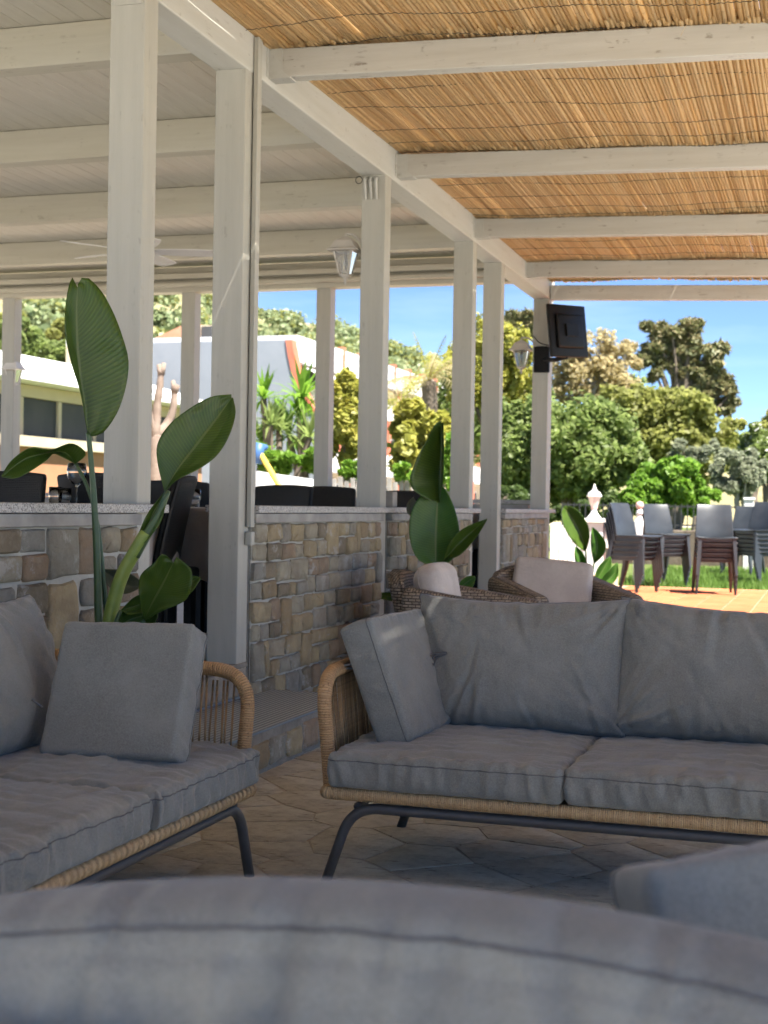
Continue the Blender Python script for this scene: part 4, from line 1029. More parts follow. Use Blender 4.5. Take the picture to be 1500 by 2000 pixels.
def table(loc, rz, label, cl_label, s=.44):
    t = thing('dining_table', loc, rz, label, 'table', 'dining tables on the veranda')
    MB().box(-s+.02,s-.02,-s+.02,s-.02,.705,.738,.005).build('table_top', M['black'], t)
    for x in (-1,1):
        for y in (-1,1): MB().box(x*(s-.07)-.025,x*(s-.07)+.025,y*(s-.07)-.025,y*(s-.07)+.025,0,.706,.004).build('leg', M['black'], t)
    # cloth with hanging folds
    n = 96; V = []; F = []; V.append((0,0,.742)); rings = [(.5,.742,0),(.97,.742,0),(1.0,.738,0),(1.012,.72,.004),(1.02,.62,.010),(1.03,.50,.018),(1.035,.40,.024)]
    for k_, z, am in rings:
        for i in range(n):
            a = 2*math.pi*i/n; c_, s_ = math.cos(a), math.sin(a); m = s/max(abs(c_),abs(s_)); m = min(m, s*1.38)
            corner = (m/s-1)/.38; rr = m*k_+am*math.sin(i*2*math.pi/8+loc[1])+am*1.6*corner
            zz = z if z > .7 else z-.05*corner
            V.append((rr*c_, rr*s_, zz+.01*math.sin(i*.9)*(z < .45)))
    F += [(0, 1+i, 1+(i+1)%n) for i in range(n)]
    for r_ in range(len(rings)-1): F += [(1+r_*n+i, 1+(r_+1)*n+i, 1+(r_+1)*n+(i+1)%n, 1+r_*n+(i+1)%n) for i in range(n)]
    o = MB().add(V, F).build('tablecloth', M['cloth'], auto=50); o.matrix_basis = t.matrix_basis.copy(); tag(o, cl_label, 'tablecloth', 'taupe tablecloths'); return t
glass_n = [0]
def tumbler(p, label, h=.10, r=.038):
    b = MB().lathe([(.0001,0),(r*.82,0),(r*.95,.02),(r*1.05,h*.5),(r,h),(r-.002,h),(r*1.03-.002,h*.5),(r*.9,.012),(.0001,.008)], 20, (0,0,0)); o = b.build('tumbler', M['glass'], smooth=True); o.location = p; tag(o, label, 'glass', 'table glasses')
def wineglass(p, label):
    b = MB().lathe([(.0001,0),(.034,0),(.034,.003),(.006,.008),(.004,.02),(.004,.085),(.02,.10),(.040,.125),(.046,.155),(.040,.195),(.0385,.195),(.044,.155),(.038,.127),(.018,.103),(.0001,.094)], 20); o = b.build('wine_glass', M['glass'], smooth=True); o.location = p; tag(o, label, 'glass', 'table glasses')
tA = onfloor(372, 7.55); table(tA, .05, 'dining table glimpsed through the entrance beside the conduit post', 'taupe cloth on the table seen through the veranda entrance', .40)
tB = onfloor(90, 6.6); table(tB, .0, 'dining table behind the left stone wall', 'taupe cloth on the table behind the left stone wall')
tC = onfloor(590, 11.0); table(tC, .0, 'dining table behind the wall left of the lantern post', 'taupe cloth on the table left of the lantern post')
tD = onfloor(830, 12.4); table(tD, .0, 'dining table behind the far wall near the second plant', 'taupe cloth on the table behind the second plant')
ztab = ZT + .744
def ontab(px, D, z=ztab): p = atd(px, 985, D); return Vector((p.x, p.y, z))
tumbler(ontab(347, 7.5), 'left tumbler of the pair seen through the veranda entrance', .095, .040); tumbler(ontab(377, 7.5), 'right tumbler of the pair seen through the veranda entrance', .095, .040)
tumbler(ontab(350, 7.85), 'tumbler standing behind the pair of tumblers at the entrance', .09, .035)
wineglass(ontab(149, 6.45), 'wine glass standing above the left coping'); tumbler(ontab(108, 6.5), 'small tumbler left of the wine glass', .085, .03); tumbler(ontab(126, 6.5), 'small tumbler touching the wine glass', .08, .03)
nk = MB(); pn = ontab(193, 6.6); nk.add([(0,-.05,0),(.06,-.03,0),(.05,.04,0),(-.04,.04,0),(.0,-.01,.155),(.03,.02,.13)], [(0,1,4),(1,5,4),(1,2,5),(2,3,5),(3,4,5),(3,0,4),(0,3,2,1)])
o = nk.build('folded_napkin', M['red_cloth']); o.location = pn; tag(o, 'folded red napkin beside the first post on the veranda', 'napkin')
p = onfloor(258, 6.75); put_dining(p, R(170), 'black dining chair seen from behind in the veranda entrance')
p = onfloor(-58, 6.15); put_dining(p, R(5), 'black dining chair at the left edge above the coping')
p = onfloor(252, 6.9); put_dining(p, R(-75), 'black dining chair behind the first post and tall leaf')
p = onfloor(300, 8.3); put_dining(p, R(80), 'black dining chair left of the pair of tumblers')
p = onfloor(370, 8.6); put_dining(p, R(185), 'black dining chair behind the pair of tumblers')
p = onfloor(512, 9.2); put_dining(p, R(-10), 'black dining chair right of the conduit post')
p = onfloor(617, 9.6); put_dining(p, R(8), 'wide black dining chair back left of the lantern post')
p = onfloor(535, 11.2); put_dining(p, R(90), 'small black dining chair beyond the conduit post')
p = onfloor(795, 11.5); put_dining(p, R(20), 'black dining chair left of the second plant')
mb = MB().box(-.05,.05,-.05,.05,0,.10,.008); o = mb.build('menu_box', M['concrete']); o.location = at(757, 990, 'x', -2.72); o.location.z = 1.089; tag(o, 'small grey box on the coping at the lantern post', 'box')

# ------------------------------------------------------------------ lamps, fan, television
def lantern_parts(t, metal, hang=True):
    # four sided tapering lantern, top at z=0 hanging down
    def ring(w, z): return [(-w,-w,z),(w,-w,z),(w,w,z),(-w,w,z)]
    cap = MB(); prof = [(.012,.012),(.035,.0),(.065,-.022),(.092,-.075),(.112,-.088),(.112,-.096),(.07,-.099)]
    vs = []; fs = []
    for w, z in prof: vs += ring(w, z)
    for i in range(len(prof)-1): fs += [(i*4+k, (i+1)*4+k, (i+1)*4+(k+1)%4, i*4+(k+1)%4) for k in range(4)]
    fs += [(3,2,1,0) , tuple((len(prof)-1)*4+k for k in (0,1,2,3))]
    cap.add(vs, fs).build('lamp_cap', metal, t)
    for a in range(4):
        c, s = [(1,1),(-1,1),(-1,-1),(1,-1)][a]
        MB().tube([(c*.070,s*.070,-.093),(c*.036,s*.036,-.262)], .0065, 6).build('frame_bar', metal, t)
    for a in range(4):
        w0, w1 = .066, .034; M4 = RZ(a*math.pi/2)
        v = [M4 @ Vector(p) for p in ((-w0,-w0-.001,-.096),(w0,-w0-.001,-.096),(w1,-w1-.001,-.260),(-w1,-w1-.001,-.260),(-w0,-w0+.002,-.096),(w0,-w0+.002,-.096),(w1,-w1+.002,-.260),(-w1,-w1+.002,-.260))]
        MB().add(v, [(0,1,2,3),(7,6,5,4),(0,4,5,1),(1,5,6,2),(2,6,7,3),(3,7,4,0)]).build('pane', M['frost'], t)
    MB().lathe([(.040,-.258),(.046,-.264),(.040,-.275),(.022,-.285),(.012,-.30),(.014,-.31),(.004,-.335),(.0001,-.345)], 12).build('finial', metal, t, smooth=True)
    MB().lathe([(.012,-.10),(.014,-.15),(.018,-.19),(.012,-.22),(.0001,-.235)], 10).build('bulb', M['frost'], t, smooth=True)
def wall_lantern(px, py, plane, val, label, side, scale=1.0, mat='lamp_grey'):
    p = at(px, py, plane, val); t = thing('wall_lantern', p, 0, label, 'lantern', 'wall lanterns on the veranda posts'); t.matrix_basis = T4(p) @ Matrix.Diagonal((scale,)*3+(1,))
    lantern_parts(t, M[mat])
    v = Vector(side)
    MB().tube(smooth_path([Vector((0,0,-.01)), Vector((0,0,.035)), v*.5+Vector((0,0,.045)), v*.85+Vector((0,0,.02)), v], .012), .009, 8).build('bracket_arm', M[mat], t, smooth=True)
    MB().lathe([(.032,-.006),(.032,.004),(.018,.010)], 12, M=T4(v) @ Vector(side).to_track_quat('-Z','Y').to_matrix().to_4x4()).build('wall_plate', M[mat], t)
wall_lantern(676, 466, 'y', 8.36, 'grey glass lantern hanging beside the third post', (.13,.0,-.05), .86)
wall_lantern(1019, 667, 'y', 13.7, 'pale glass lantern beside the television post', (.13,.0,-.02), .95)
wall_lantern(27, 706, 'y', 13.66, 'pale glass lantern at the far left post', (-.12,.0,.0), .95, 'lamp_white')
fan = thing('ceiling_fan', at(268, 492, 'y', 9.6), label='white ceiling fan half hidden behind the first post', cat='fan')
MB().lathe([(.0001,-.09),(.06,-.08),(.09,-.03),(.09,.03),(.05,.06),(.015,.07),(.015,.50),(.05,.51),(.05,.56)], 16).build('motor', M['lamp_white'], fan, smooth=True)
for k in range(5):
    a = 2*math.pi*k/5+.35; m = MB(); n = 6; V = []
    for i in range(n+1):
        r_ = .10+.50*i/n; w = .035+.04*math.sin(math.pi*min(1,i/n*.8)); V += [(r_, -w, .012), (r_, w, -.012), (r_, w, -.006), (r_, -w, .018)]
    F = [(0,1,2,3), tuple(4*n+j for j in (3,2,1,0))]
    for i in range(n): F += [(4*i+j, 4*(i+1)+j, 4*(i+1)+(j+1)%4, 4*i+(j+1)%4) for j in range(4)]
    m.add([RZ(a) @ Vector(p) for p in V], F).build('blade', M['lamp_white'], fan)
# television on a swivel bracket
tvp = at(1108, 646, 'y', 13.38)
tv = thing('television', tvp, label='black flat television turned away on a post bracket', cat='television'); tv.matrix_basis = T4(tvp) @ RZ(R(66)) @ RX(R(-4)) @ RY(R(-4))
rbox(-.31,.31,-.018,.014,-.255,.245,.012,3).build('housing', M['black'], tv, auto=50)
rbox(-.22,.22,-.045,-.017,-.17,.15,.02,3).build('rear_cover', M['black'], tv, auto=50)
MB().box(-.10,.10,-.065,-.044,-.06,.06,.004).build('mount_plate', M['black'], tv)
MB().box(-.295,.295,.0145,.017,-.24,.235).build('screen', M['tv_screen'], tv)
bk = thing('television_bracket', (-2.72, 13.58, 2.3), label='black wall bracket with arm holding the television', cat='bracket')
c0 = at(1058, 702, 'y', 13.56)
MB().box(c0.x-.075, c0.x+.075, 13.545, 13.598, c0.z-.125, c0.z+.125, .006).build('wall_box', M['black'], bk, world=True)
MB().tube([(c0.x+.03,13.54,c0.z-.01),(c0.x+.16,13.42,c0.z-.02),(tvp.x+.0,tvp.y-.03,c0.z+.0)], .022, 8).build('swivel_arm', M['black'], bk, world=True)
MB().tube([(tvp.x,tvp.y-.03,c0.z-.02),(tvp.x,tvp.y-.03,tvp.z)], .018, 8).build('upright', M['black'], bk, world=True)
cb = MB(); cb.tube(smooth_path([at(1042,656,'y',13.58), at(1052,668,'y',13.56), at(1064,673,'y',13.52), at(1080,675,'y',13.45)], .02), .0045, 6); o = cb.build('cable', M['black']); tag(o, 'thin black cable drooping to the television', 'cable')
# ------------------------------------------------------------------ potted strelitzia
def leaf(parent, D, mid, left, right, mat='strel', depth=(.05,.05), n=26, m=9, curl=0.0, thick=.0016, tilt=0.0, wav=.006, seed=0):
    """blade lofted between its two margins and the midrib; margins and rib are given at their image positions and true distance"""
    def line(pts):
        P = [Vector((p[0], p[1], 0)) for p in pts]; P = smooth_path(P, 2.0); L = [0.0]
        for a, b in zip(P[:-1], P[1:]): L.append(L[-1]+(b-a).length)
        out = []
        for k in range(n+1):
            t = L[-1]*k/n; i = 0
            while i < len(L)-2 and L[i+1] < t: i += 1
            f_ = (t-L[i])/max(1e-6, L[i+1]-L[i]); out.append(P[i].lerp(P[i+1], f_))
        return out
    A, C, B = line(left), line(mid), line(right); V = []; UV = []
    for k in range(n+1):
        t = k/n; pr = math.sin(math.pi*min(1, t*1.02))**.6 if 0 < t < 1 else 0
        base = D + tilt*t
        for j in range(-m, m+1):
            s_ = abs(j)/m; E_ = A[k] if j < 0 else B[k]; q = C[k].lerp(E_, s_)
            dd = (depth[0] if j < 0 else depth[1])*(s_**1.4)*pr
            w = wav*mn.noise(Vector((t*9+seed, j*.35, seed)))*s_*2 + .0016*math.sin(t*150+abs(j)*.9)*s_
            V.append(atd(q.x, q.y, base - dd + curl*t*t + w)); UV.append((j/m, t))
    W = 2*m+1; F = []; U = []
    for k in range(n):
        for j in range(W-1):
            f_ = (k*W+j, k*W+j+1, (k+1)*W+j+1, (k+1)*W+j); F.append(f_); U += [UV[i] for i in f_]
    b = MB().add(V, F, U); o = b.build('leaf', M[mat], parent, smooth=True, world=True)
    sm = o.modifiers.new('thickness', 'SOLIDIFY'); sm.thickness = thick; sm.offset = 0
    return o
def stalk(parent, pts, D, r0, r1, mat='stem', D1=None, name='leaf_stalk'):
    P = [atd(p[0], p[1], D + ((D1-D)*i/(len(pts)-1) if D1 else 0)) for i, p in enumerate(pts)]; P = smooth_path(P, .02)
    MB().tube(P, [r0+(r1-r0)*i/(len(P)-1) for i in range(len(P))], 10).build(name, M[mat], parent, smooth=True, world=True)
def pot(parent, p, r, h):
    MB().lathe([(r*.72,0),(r*.78,.02),(r*.98,h*.92),(r*1.06,h*.93),(r*1.06,h),(r*.94,h),(r*.92,h*.9),(.0001,h*.9)], 24, p).build('pot', M['pot'], parent, world=True, auto=40)
    MB().lathe([(r*.9,h*.88),(r*.5,h*.93),(.0001,h*.94)], 16, p).build('potting_soil', M['joint'], parent, world=True)
D1 = 4.95
pp = at(212, 1440, 'z', 0.0); pp = atd(212, 1400, 4.95); pp = Vector((pp.x, pp.y, 0))
pl = thing('strelitzia_plant', pp, label='tall potted strelitzia with upright paddle leaves behind the left sofa', cat='plant', group='potted strelitzia plants')
pot(pl, pp, .17, .34)
stalk(pl, [(200,1300),(193,1205),(190,1100),(184,980),(176,880),(172,845)], D1, .017, .0085)
stalk(pl, [(214,1300),(206,1180),(198,1090),(188,1010),(170,950),(148,906)], D1+.03, .011, .006)
stalk(pl, [(208,1300),(216,1205),(236,1130),(262,1080),(285,1040)], D1-.03, .028, .022, 'stem_light', name='leaf_sheath')
stalk(pl, [(262,1085),(290,1038),(312,1000),(328,958)], D1-.03, .021, .010, 'stem')
leaf(pl, D1, [(172,852),(164,790),(155,730),(150,670),(149,610),(152,562)], [(172,852),(158,770),(140,712),(128,655),(127,610),(134,560),(141,542)], [(172,852),(200,846),(229,806),(246,755),(251,705),(240,660),(221,610),(196,566),(166,540),(152,556)], 'strel', (.09,-.05), seed=1, tilt=-.04)
leaf(pl, D1-.02, [(322,962),(345,920),(385,868),(425,815),(452,778)], [(322,962),(308,905),(308,866),(332,828),(370,798),(412,775),(452,770)], [(322,962),(345,938),(390,915),(425,888),(448,850),(460,808),(455,776)], 'strel', (.04,.05), seed=2, tilt=.10)
leaf(pl, D1-.02, [(262,1082),(285,1035),(300,1000),(322,960)], [(262,1082),(272,1040),(290,1000),(322,960)], [(262,1082),(300,1040),(318,1010),(326,960)], 'strel', (.02,.03), n=14, m=4, seed=12)
leaf(pl, D1+.03, [(147,906),(128,884),(98,884),(55,893),(25,912),(4,931)], [(147,906),(168,886),(140,866),(100,878),(60,874),(22,900),(3,930)], [(147,906),(122,893),(104,886),(92,898),(60,920),(30,934),(4,932)], 'strel', (.05,.05), seed=3, tilt=-.10)
leaf(pl, D1-.12, [(282,1212),(296,1180),(318,1140),(338,1100)], [(282,1212),(272,1170),(274,1125),(300,1100),(318,1082),(338,1098)], [(282,1212),(320,1192),(362,1172),(374,1140),(372,1110),(345,1088)], 'strel', (.03,.05), seed=4, tilt=-.08)
leaf(pl, D1-.08, [(236,1192),(280,1178),(340,1152),(392,1128)], [(236,1192),(265,1165),(320,1148),(370,1126),(392,1128)], [(236,1192),(258,1200),(320,1185),(370,1160),(392,1130)], 'strel', (.02,.06), seed=5)
leaf(pl, D1-.05, [(225,1235),(250,1212),(285,1200),(312,1185)], [(225,1235),(230,1200),(262,1188),(312,1183)], [(225,1235),(262,1238),(298,1225),(312,1186)], 'strel', (.02,.04), seed=6)
leaf(pl, D1+.08, [(200,1112),(225,1130),(255,1145),(281,1142)], [(200,1112),(228,1112),(258,1122),(281,1140)], [(200,1112),(212,1145),(245,1160),(281,1144)], 'strel_dry', (.03,.03), n=14, m=6, seed=7)
stalk(pl, [(216,1300),(240,1250),(282,1212)], D1-.1, .010, .007); stalk(pl, [(212,1300),(222,1230),(236,1192)], D1-.08, .010, .007)

D2 = 8.75; pp = atd(853, 1330, D2); pp = Vector((pp.x, pp.y, 0))
pl = thing('strelitzia_plant', pp, label='strelitzia with one upright leaf beside the lantern post wall', cat='plant', group='potted strelitzia plants'); pot(pl, pp, .17, .32)
leaf(pl, D2-.05, [(858,982),(862,930),(864,880),(862,826)], [(858,982),(828,972),(801,945),(812,900),(832,862),(850,828),(862,822)], [(858,982),(866,930),(867,880),(866,824)], 'strel', (.10,.16), seed=21)
leaf(pl, D2, [(851,1108),(851,1060),(853,1010),(857,945)], [(851,1108),(816,1092),(800,1050),(803,1000),(825,965),(856,944)], [(851,1108),(884,1092),(897,1045),(890,1000),(874,962),(858,944)], 'strel_light', (.10,.06), seed=22)
leaf(pl, D2-.06, [(866,1095),(892,1066),(922,1038),(951,1014)], [(866,1095),(878,1060),(905,1032),(951,1013)], [(866,1095),(898,1084),(930,1050),(951,1016)], 'strel', (.06,.06), seed=23)
leaf(pl, D2+.10, [(806,1012),(800,998),(800,982),(808,972)], [(806,1012),(795,1000),(796,982),(808,970)], [(806,1012),(815,1000),(815,985),(808,972)], 'strel_dry', (.02,.02), n=10, m=4, seed=24)
leaf(pl, D2+.02, [(790,1180),(770,1168),(748,1163),(727,1164)], [(790,1180),(772,1160),(750,1157),(727,1163)], [(790,1180),(765,1174),(745,1170),(727,1166)], 'strel', (.02,.02), n=12, m=4, seed=25)
leaf(pl, D2-.3, [(896,1158),(905,1143),(918,1133),(928,1127)], [(896,1158),(898,1138),(912,1126),(928,1125)], [(896,1158),(912,1155),(924,1146),(929,1128)], 'strel_light', (.02,.02), n=12, m=4, seed=26)
for k, pts in enumerate(([(853,1290),(851,1180),(851,1100)], [(856,1290),(862,1180),(866,1090)], [(850,1290),(855,1100),(858,980)], [(848,1290),(820,1220),(790,1180)], [(858,1290),(880,1210),(897,1156)])): stalk(pl, pts, D2+.01*k, .013, .009)

D3 = 14.6; pp = atd(1148, 1330, D3); pp = Vector((pp.x, pp.y, 0))
pl = thing('strelitzia_plant', pp, label='strelitzia in front of the white garden fence', cat='plant', group='potted strelitzia plants'); pot(pl, pp, .17, .26)
leaf(pl, D3, [(1144,1078),(1136,1050),(1122,1020),(1100,990)], [(1144,1078),(1122,1062),(1102,1030),(1097,1000),(1103,988)], [(1144,1078),(1152,1048),(1146,1020),(1125,994),(1104,987)], 'strel', (.08,.08), seed=31, n=16, m=6)
leaf(pl, D3-.1, [(1160,1102),(1166,1075),(1165,1050),(1156,1030)], [(1160,1102),(1154,1070),(1154,1045),(1157,1029)], [(1160,1102),(1180,1082),(1183,1060),(1170,1040),(1157,1029)], 'strel_light', (.05,.08), seed=32, n=16, m=6)
leaf(pl, D3-.1, [(1118,1140),(1108,1130),(1100,1118),(1096,1106)], [(1118,1140),(1104,1136),(1094,1122),(1095,1106)], [(1118,1140),(1116,1124),(1108,1110),(1097,1105)], 'strel', (.03,.03), seed=33, n=10, m=4)
leaf(pl, D3+.1, [(1160,1140),(1172,1122),(1182,1105),(1192,1088)], [(1160,1140),(1164,1116),(1176,1098),(1192,1086)], [(1160,1140),(1182,1130),(1194,1108),(1193,1088)], 'strel_light', (.05,.05), seed=34, n=12, m=5)
leaf(pl, D3+.05, [(1168,1145),(1185,1135),(1200,1120),(1206,1100)], [(1168,1145),(1178,1125),(1194,1108),(1206,1098)], [(1168,1145),(1192,1143),(1207,1125),(1207,1100)], 'strel_light', (.05,.05), seed=35, n=12, m=5)
leaf(pl, D3+.1, [(1142,1130),(1136,1105),(1132,1085),(1124,1068)], [(1142,1130),(1128,1108),(1122,1088),(1123,1068)], [(1142,1130),(1145,1104),(1140,1082),(1126,1067)], 'strel_light', (.04,.04), seed=36, n=12, m=5)
for k, pts in enumerate(([(1146,1190),(1146,1130),(1144,1076)], [(1150,1190),(1155,1140),(1160,1100)], [(1144,1190),(1130,1160),(1118,1138)], [(1152,1190),(1156,1165),(1162,1138)], [(1148,1190),(1143,1160),(1142,1128)])): stalk(pl, pts, D3+.02*k, .012, .009)

# ------------------------------------------------------------------ white fence with lamps, iron fence
YF = 20.0
def fx(px): return at(px, 1050, 'y', YF).x
fn = thing('white_fence', (fx(1100), YF, 0), label='white board fence with pillar left of the stacked chairs', cat='fence')
x0, x1 = fx(1074), fx(1152); n = 9
for k in range(n):
    a = x0+(x1-x0)*k/n; MB().box(a+.006, a+(x1-x0)/n-.006, YF, YF+.022, .05, .86+.02*(k % 2), .004).build('board', M['white_resin'], fn, world=True)
MB().box(x0, x1, YF+.024, YF+.07, .70, .78, .004).build('rail', M['white_resin'], fn, world=True); MB().box(x0, x1, YF+.024, YF+.07, .2, .28, .004).build('rail', M['white_resin'], fn, world=True)
xa, xb = fx(1140), fx(1178)
MB().box(xa, xb, YF-.03, YF+.27, 0, .90, .008).build('pillar', M['white_wall'], fn, world=True)
MB().box(xa-.06, fx(1208), YF-.07, YF+.31, .905, .965, .008).build('pillar_cap', M['white_resin'], fn, world=True)
MB().box(fx(1180), fx(1206), YF, YF+.2, .55, .903, .008).build('side_panel', M['white_resin'], fn, world=True)
MB().box(fx(1128), fx(1210), YF-.35, YF-.05, 0, .20, .01).build('plinth', M['cream_wall'], fn, world=True)
gl = thing('garden_lamp', at(1160, 1015, 'y', YF+.1), label='white garden lantern with pink base on the fence pillar', cat='lamp'); gl.location.z = .966; gl.scale = (.68,.68,.96)
MB().lathe([(.15,0),(.14,.02),(.09,.06),(.06,.10),(.05,.13)], 16).build('foot', M['white_resin'], gl, smooth=True)
MB().lathe([(.05,.125),(.065,.14),(.075,.17)], 16).build('collar', M['pink'], gl, smooth=True)
MB().lathe([(.07,.165),(.13,.31),(.132,.32)], 8).build('glass_bowl', M['pink_glass'], gl)
MB().lathe([(.155,.318),(.16,.33),(.12,.38),(.06,.41),(.04,.43),(.045,.445),(.02,.465),(.015,.50),(.0001,.51)], 16).build('lamp_hood', M['white_resin'], gl, smooth=True)
sf = thing('fence_finial', at(1249, 1017, 'y', 21.0), label='small pale ball topped ornament behind the stacked chairs', cat='ornament')
MB().lathe([(.085,-.95),(.085,-.02),(.075,.0),(.05,.04),(.045,.09),(.06,.10),(.05,.13),(.035,.17)], 14).build('column', M['white_resin'], sf, smooth=True)
MB().lathe([(.035,.165),(.055,.20),(.06,.23),(.045,.27),(.0001,.285)], 14).build('ball', M['pink'], sf, smooth=True)
YI = 27.5
fe = thing('iron_fence', (at(1400,1000,'y',YI).x, YI, 0), label='dark iron railing on a low stone wall behind the chairs', cat='fence')
xl, xr = at(1095,1000,'y',YI).x, at(1560,1000,'y',YI).x
MB().box(xl, xr, YI, YI+.25, 0, .72, .02).build('base_wall', M['bark'], fe, world=True)
k = xl
while k < xr: MB().box(k, k+.018, YI+.10, YI+.118, .715, 1.22).build('bar', M['iron'], fe, world=True); k += .115
for z in (.80, 1.16): MB().box(xl, xr, YI+.119, YI+.135, z, z+.03).build('rail', M['iron'], fe, world=True)
wp = at(1463, 985, 'y', 26.4); t = thing('white_gate_post', (wp.x, 26.4, 0), label='white square gate post in front of the iron railing', cat='post')
MB().box(wp.x-.085, wp.x+.085, 26.32, 26.48, 0, 1.30, .01).build('shaft', M['white_resin'], t, world=True); MB().box(wp.x-.10, wp.x+.10, 26.30, 26.50, 1.303, 1.35, .01).build('cap', M['white_resin'], t, world=True)

# ------------------------------------------------------------------ trees and shrubs
rg = np.random.default_rng(11)
def leaves(C, Rr, n, size, flat=0.0, elong=1.6, up=None):
    """n leaf rhombs spread through ellipsoid clumps (C centres, Rr radii)"""
    k = rg.integers(0, len(C), n); d = rg.normal(size=(n,3)); d /= np.linalg.norm(d, axis=1)[:,None]
    rad = rg.random(n)**.45; P = C[k]+d*Rr[k]*rad[:,None]
    nn = rg.normal(size=(n,3))*.8+d*.75+np.array([.15,-.1,.7]); nn /= np.linalg.norm(nn, axis=1)[:,None]     # blades face up and outwards
    a = np.cross(nn, rg.normal(size=(n,3))); a /= np.linalg.norm(a, axis=1)[:,None]+1e-9
    b = np.cross(nn, a)
    s_ = size*rg.uniform(.6,1.4,n)[:,None]; a = a*s_*elong/2; b = b*s_/2
    V = np.stack([P-a, P+b, P+a, P-b], 1).reshape(-1,3); return V, np.arange(4*n).reshape(-1,4)
def clumps(ell, D, sub, kr=.36, dscale=.8):
    C = []; Rr = []
    for (px, py, rx, ry) in ell:
        c = np.array(atd(px, py, D)); k = D/FPX; R3 = np.array([rx*k, min(rx,ry)*k*dscale, ry*k]); m = max(3, int(sub*rx*ry/4000))
        d = rg.normal(size=(m,3)); d /= np.linalg.norm(d,axis=1)[:,None]; q = c+d*R3*(rg.random(m)**.4)[:,None]*.85
        q[:,1] += rg.uniform(-.3,.3,m)*R3[1]
        C.append(q); Rr.append(np.repeat((R3*kr)[None],m,0)*rg.uniform(.7,1.25,(m,1)))
    return np.concatenate(C), np.concatenate(Rr)
def tree(name, label, cat, D, ell, mat, n, size, trunk=None, bark='bark', sub=34, group='trees and shrubs around the garden', kr=.25, up=None, elong=1.6, limbs=7, tr=.10, extra=None):
    C, Rr = clumps(ell, D, sub, kr)
    base = atd(trunk[0] if trunk else ell[0][0], 985, D); base = Vector((base.x, base.y, 0))
    t = thing(name, base, 0, label, cat, group)
    V, F = leaves(C, Rr, n, size, up=up, elong=elong); V = V-np.array(base)
    link('crown', raw_mesh('crown', V, F, M[mat]), t)
    if extra:
        V, F = leaves(C, Rr*1.1, extra[1], extra[2]); link('blossom', raw_mesh('blossom', V-np.array(base), F, M[extra[0]]), t)
    tk = MB(); cc = C.mean(0); top = Vector(cc)
    P = smooth_path([base+Vector((0,0,-.05)), base.lerp(top,.35)+Vector((tr,0,0)), base.lerp(top,.7)-Vector((tr*.6,0,0)), top], .15)
    tk.tube(P, [tr*(1.25-.85*i/(len(P)-1)) for i in range(len(P))], 9)
    idx = rg.choice(len(C), min(limbs, len(C)), replace=False)
    for j in idx:
        q = Vector(C[j]); s0 = P[int(len(P)*rg.uniform(.35,.85))]; md = s0.lerp(q,.5)+Vector((0,0,.12*(q-s0).length))
        Q = smooth_path([s0, md, q], .2); tk.tube(Q, [tr*(.5-.38*i/(len(Q)-1)) for i in range(len(Q))], 6)
    tk.build('trunk', M[bark], t, smooth=True, world=True); return t
tree('rounded_tree', 'dense rounded green tree behind the television post', 'tree', 33, [(1095,880,125,112),(1150,855,95,88),(1015,880,66,122),(1215,915,66,66),(1120,950,110,55)], 'f_mid', 28500, 0.096, (1095,0), limbs=9, tr=.13)
tree('evergreen_shrub', 'broad olive green shrub below the pine', 'shrub', 42, [(1300,840,125,88),(1235,800,75,66),(1385,868,64,56),(1320,900,120,60)], 'f_olive', 22800, 0.111, (1300,0))
tree('bright_shrub', 'bright green glossy shrub behind the stacked chairs', 'shrub', 28.6, [(1315,950,78,62),(1258,965,52,48),(1368,965,36,45)], 'f_bright', 14250, 0.089, (1310,0), tr=.06)
tree('dark_hedge', 'dark green hedge behind the white garden lamp', 'hedge', 30.5, [(1235,985,66,36),(1160,990,50,34)], 'f_dark', 10450, 0.081, (1200,0), tr=.05)
tree('dark_hedge', 'dark green bush between the last two veranda posts', 'hedge', 30.5, [(1015,980,50,44),(1075,990,40,34)], 'f_dark', 8550, 0.081, (1030,0), tr=.05)
tree('pale_tree', 'pale yellowish tree with bare grey limbs beside the television', 'tree', 47, [(1175,720,82,78),(1120,700,60,60),(1215,690,48,44),(1200,775,75,50),(1115,760,60,40)], 'f_dry', 11400, 0.096, (1130,0), 'bark_grey', tr=.20, limbs=16, kr=.30, sub=20)
tree('tamarisk_tree', 'feathery yellow green tree between the last veranda posts', 'tree', 45, [(1000,710,55,95),(950,720,50,120),(905,730,40,100)], 'f_yellow', 16150, 0.096, (960,0), tr=.16)
tree('grey_olive_tree', 'grey leaved olive tree near the right edge', 'tree', 31, [(1428,915,50,55),(1465,930,40,60)], 'f_grey', 10450, 0.074, (1440,0), 'bark_grey', tr=.09)
tree('oleander_shrub', 'white flowering oleander at the right edge', 'shrub', 35, [(1475,865,48,52),(1515,890,50,80)], 'f_mid', 10450, 0.089, (1485,0), tr=.07, extra=('f_white', 500, .11))
tree('silver_shrub', 'silvery shrub between the bright shrub and the olive shrub', 'shrub', 34, [(1345,885,50,30),(1395,880,30,32)], 'f_grey', 4940, 0.081, (1345,0), tr=.05)
tree('croton_hedge', 'yellow green leafy hedge right of the middle back post', 'hedge', 27, [(676,820,46,92),(680,760,34,40)], 'f_yellow', 4940, 0.148, (676,0), tr=.06, elong=1.3)
tree('croton_hedge', 'yellow green leafy hedge right of the lantern post', 'hedge', 27, [(825,880,72,85),(800,820,40,50),(870,860,30,70)], 'f_yellow', 6840, 0.141, (825,0), tr=.06, elong=1.3)
tree('low_shrub', 'low bright shrub under the yuccas', 'shrub', 25.5, [(540,893,62,32),(600,898,45,28)], 'f_bright', 4940, 0.096, (555,0), tr=.04)
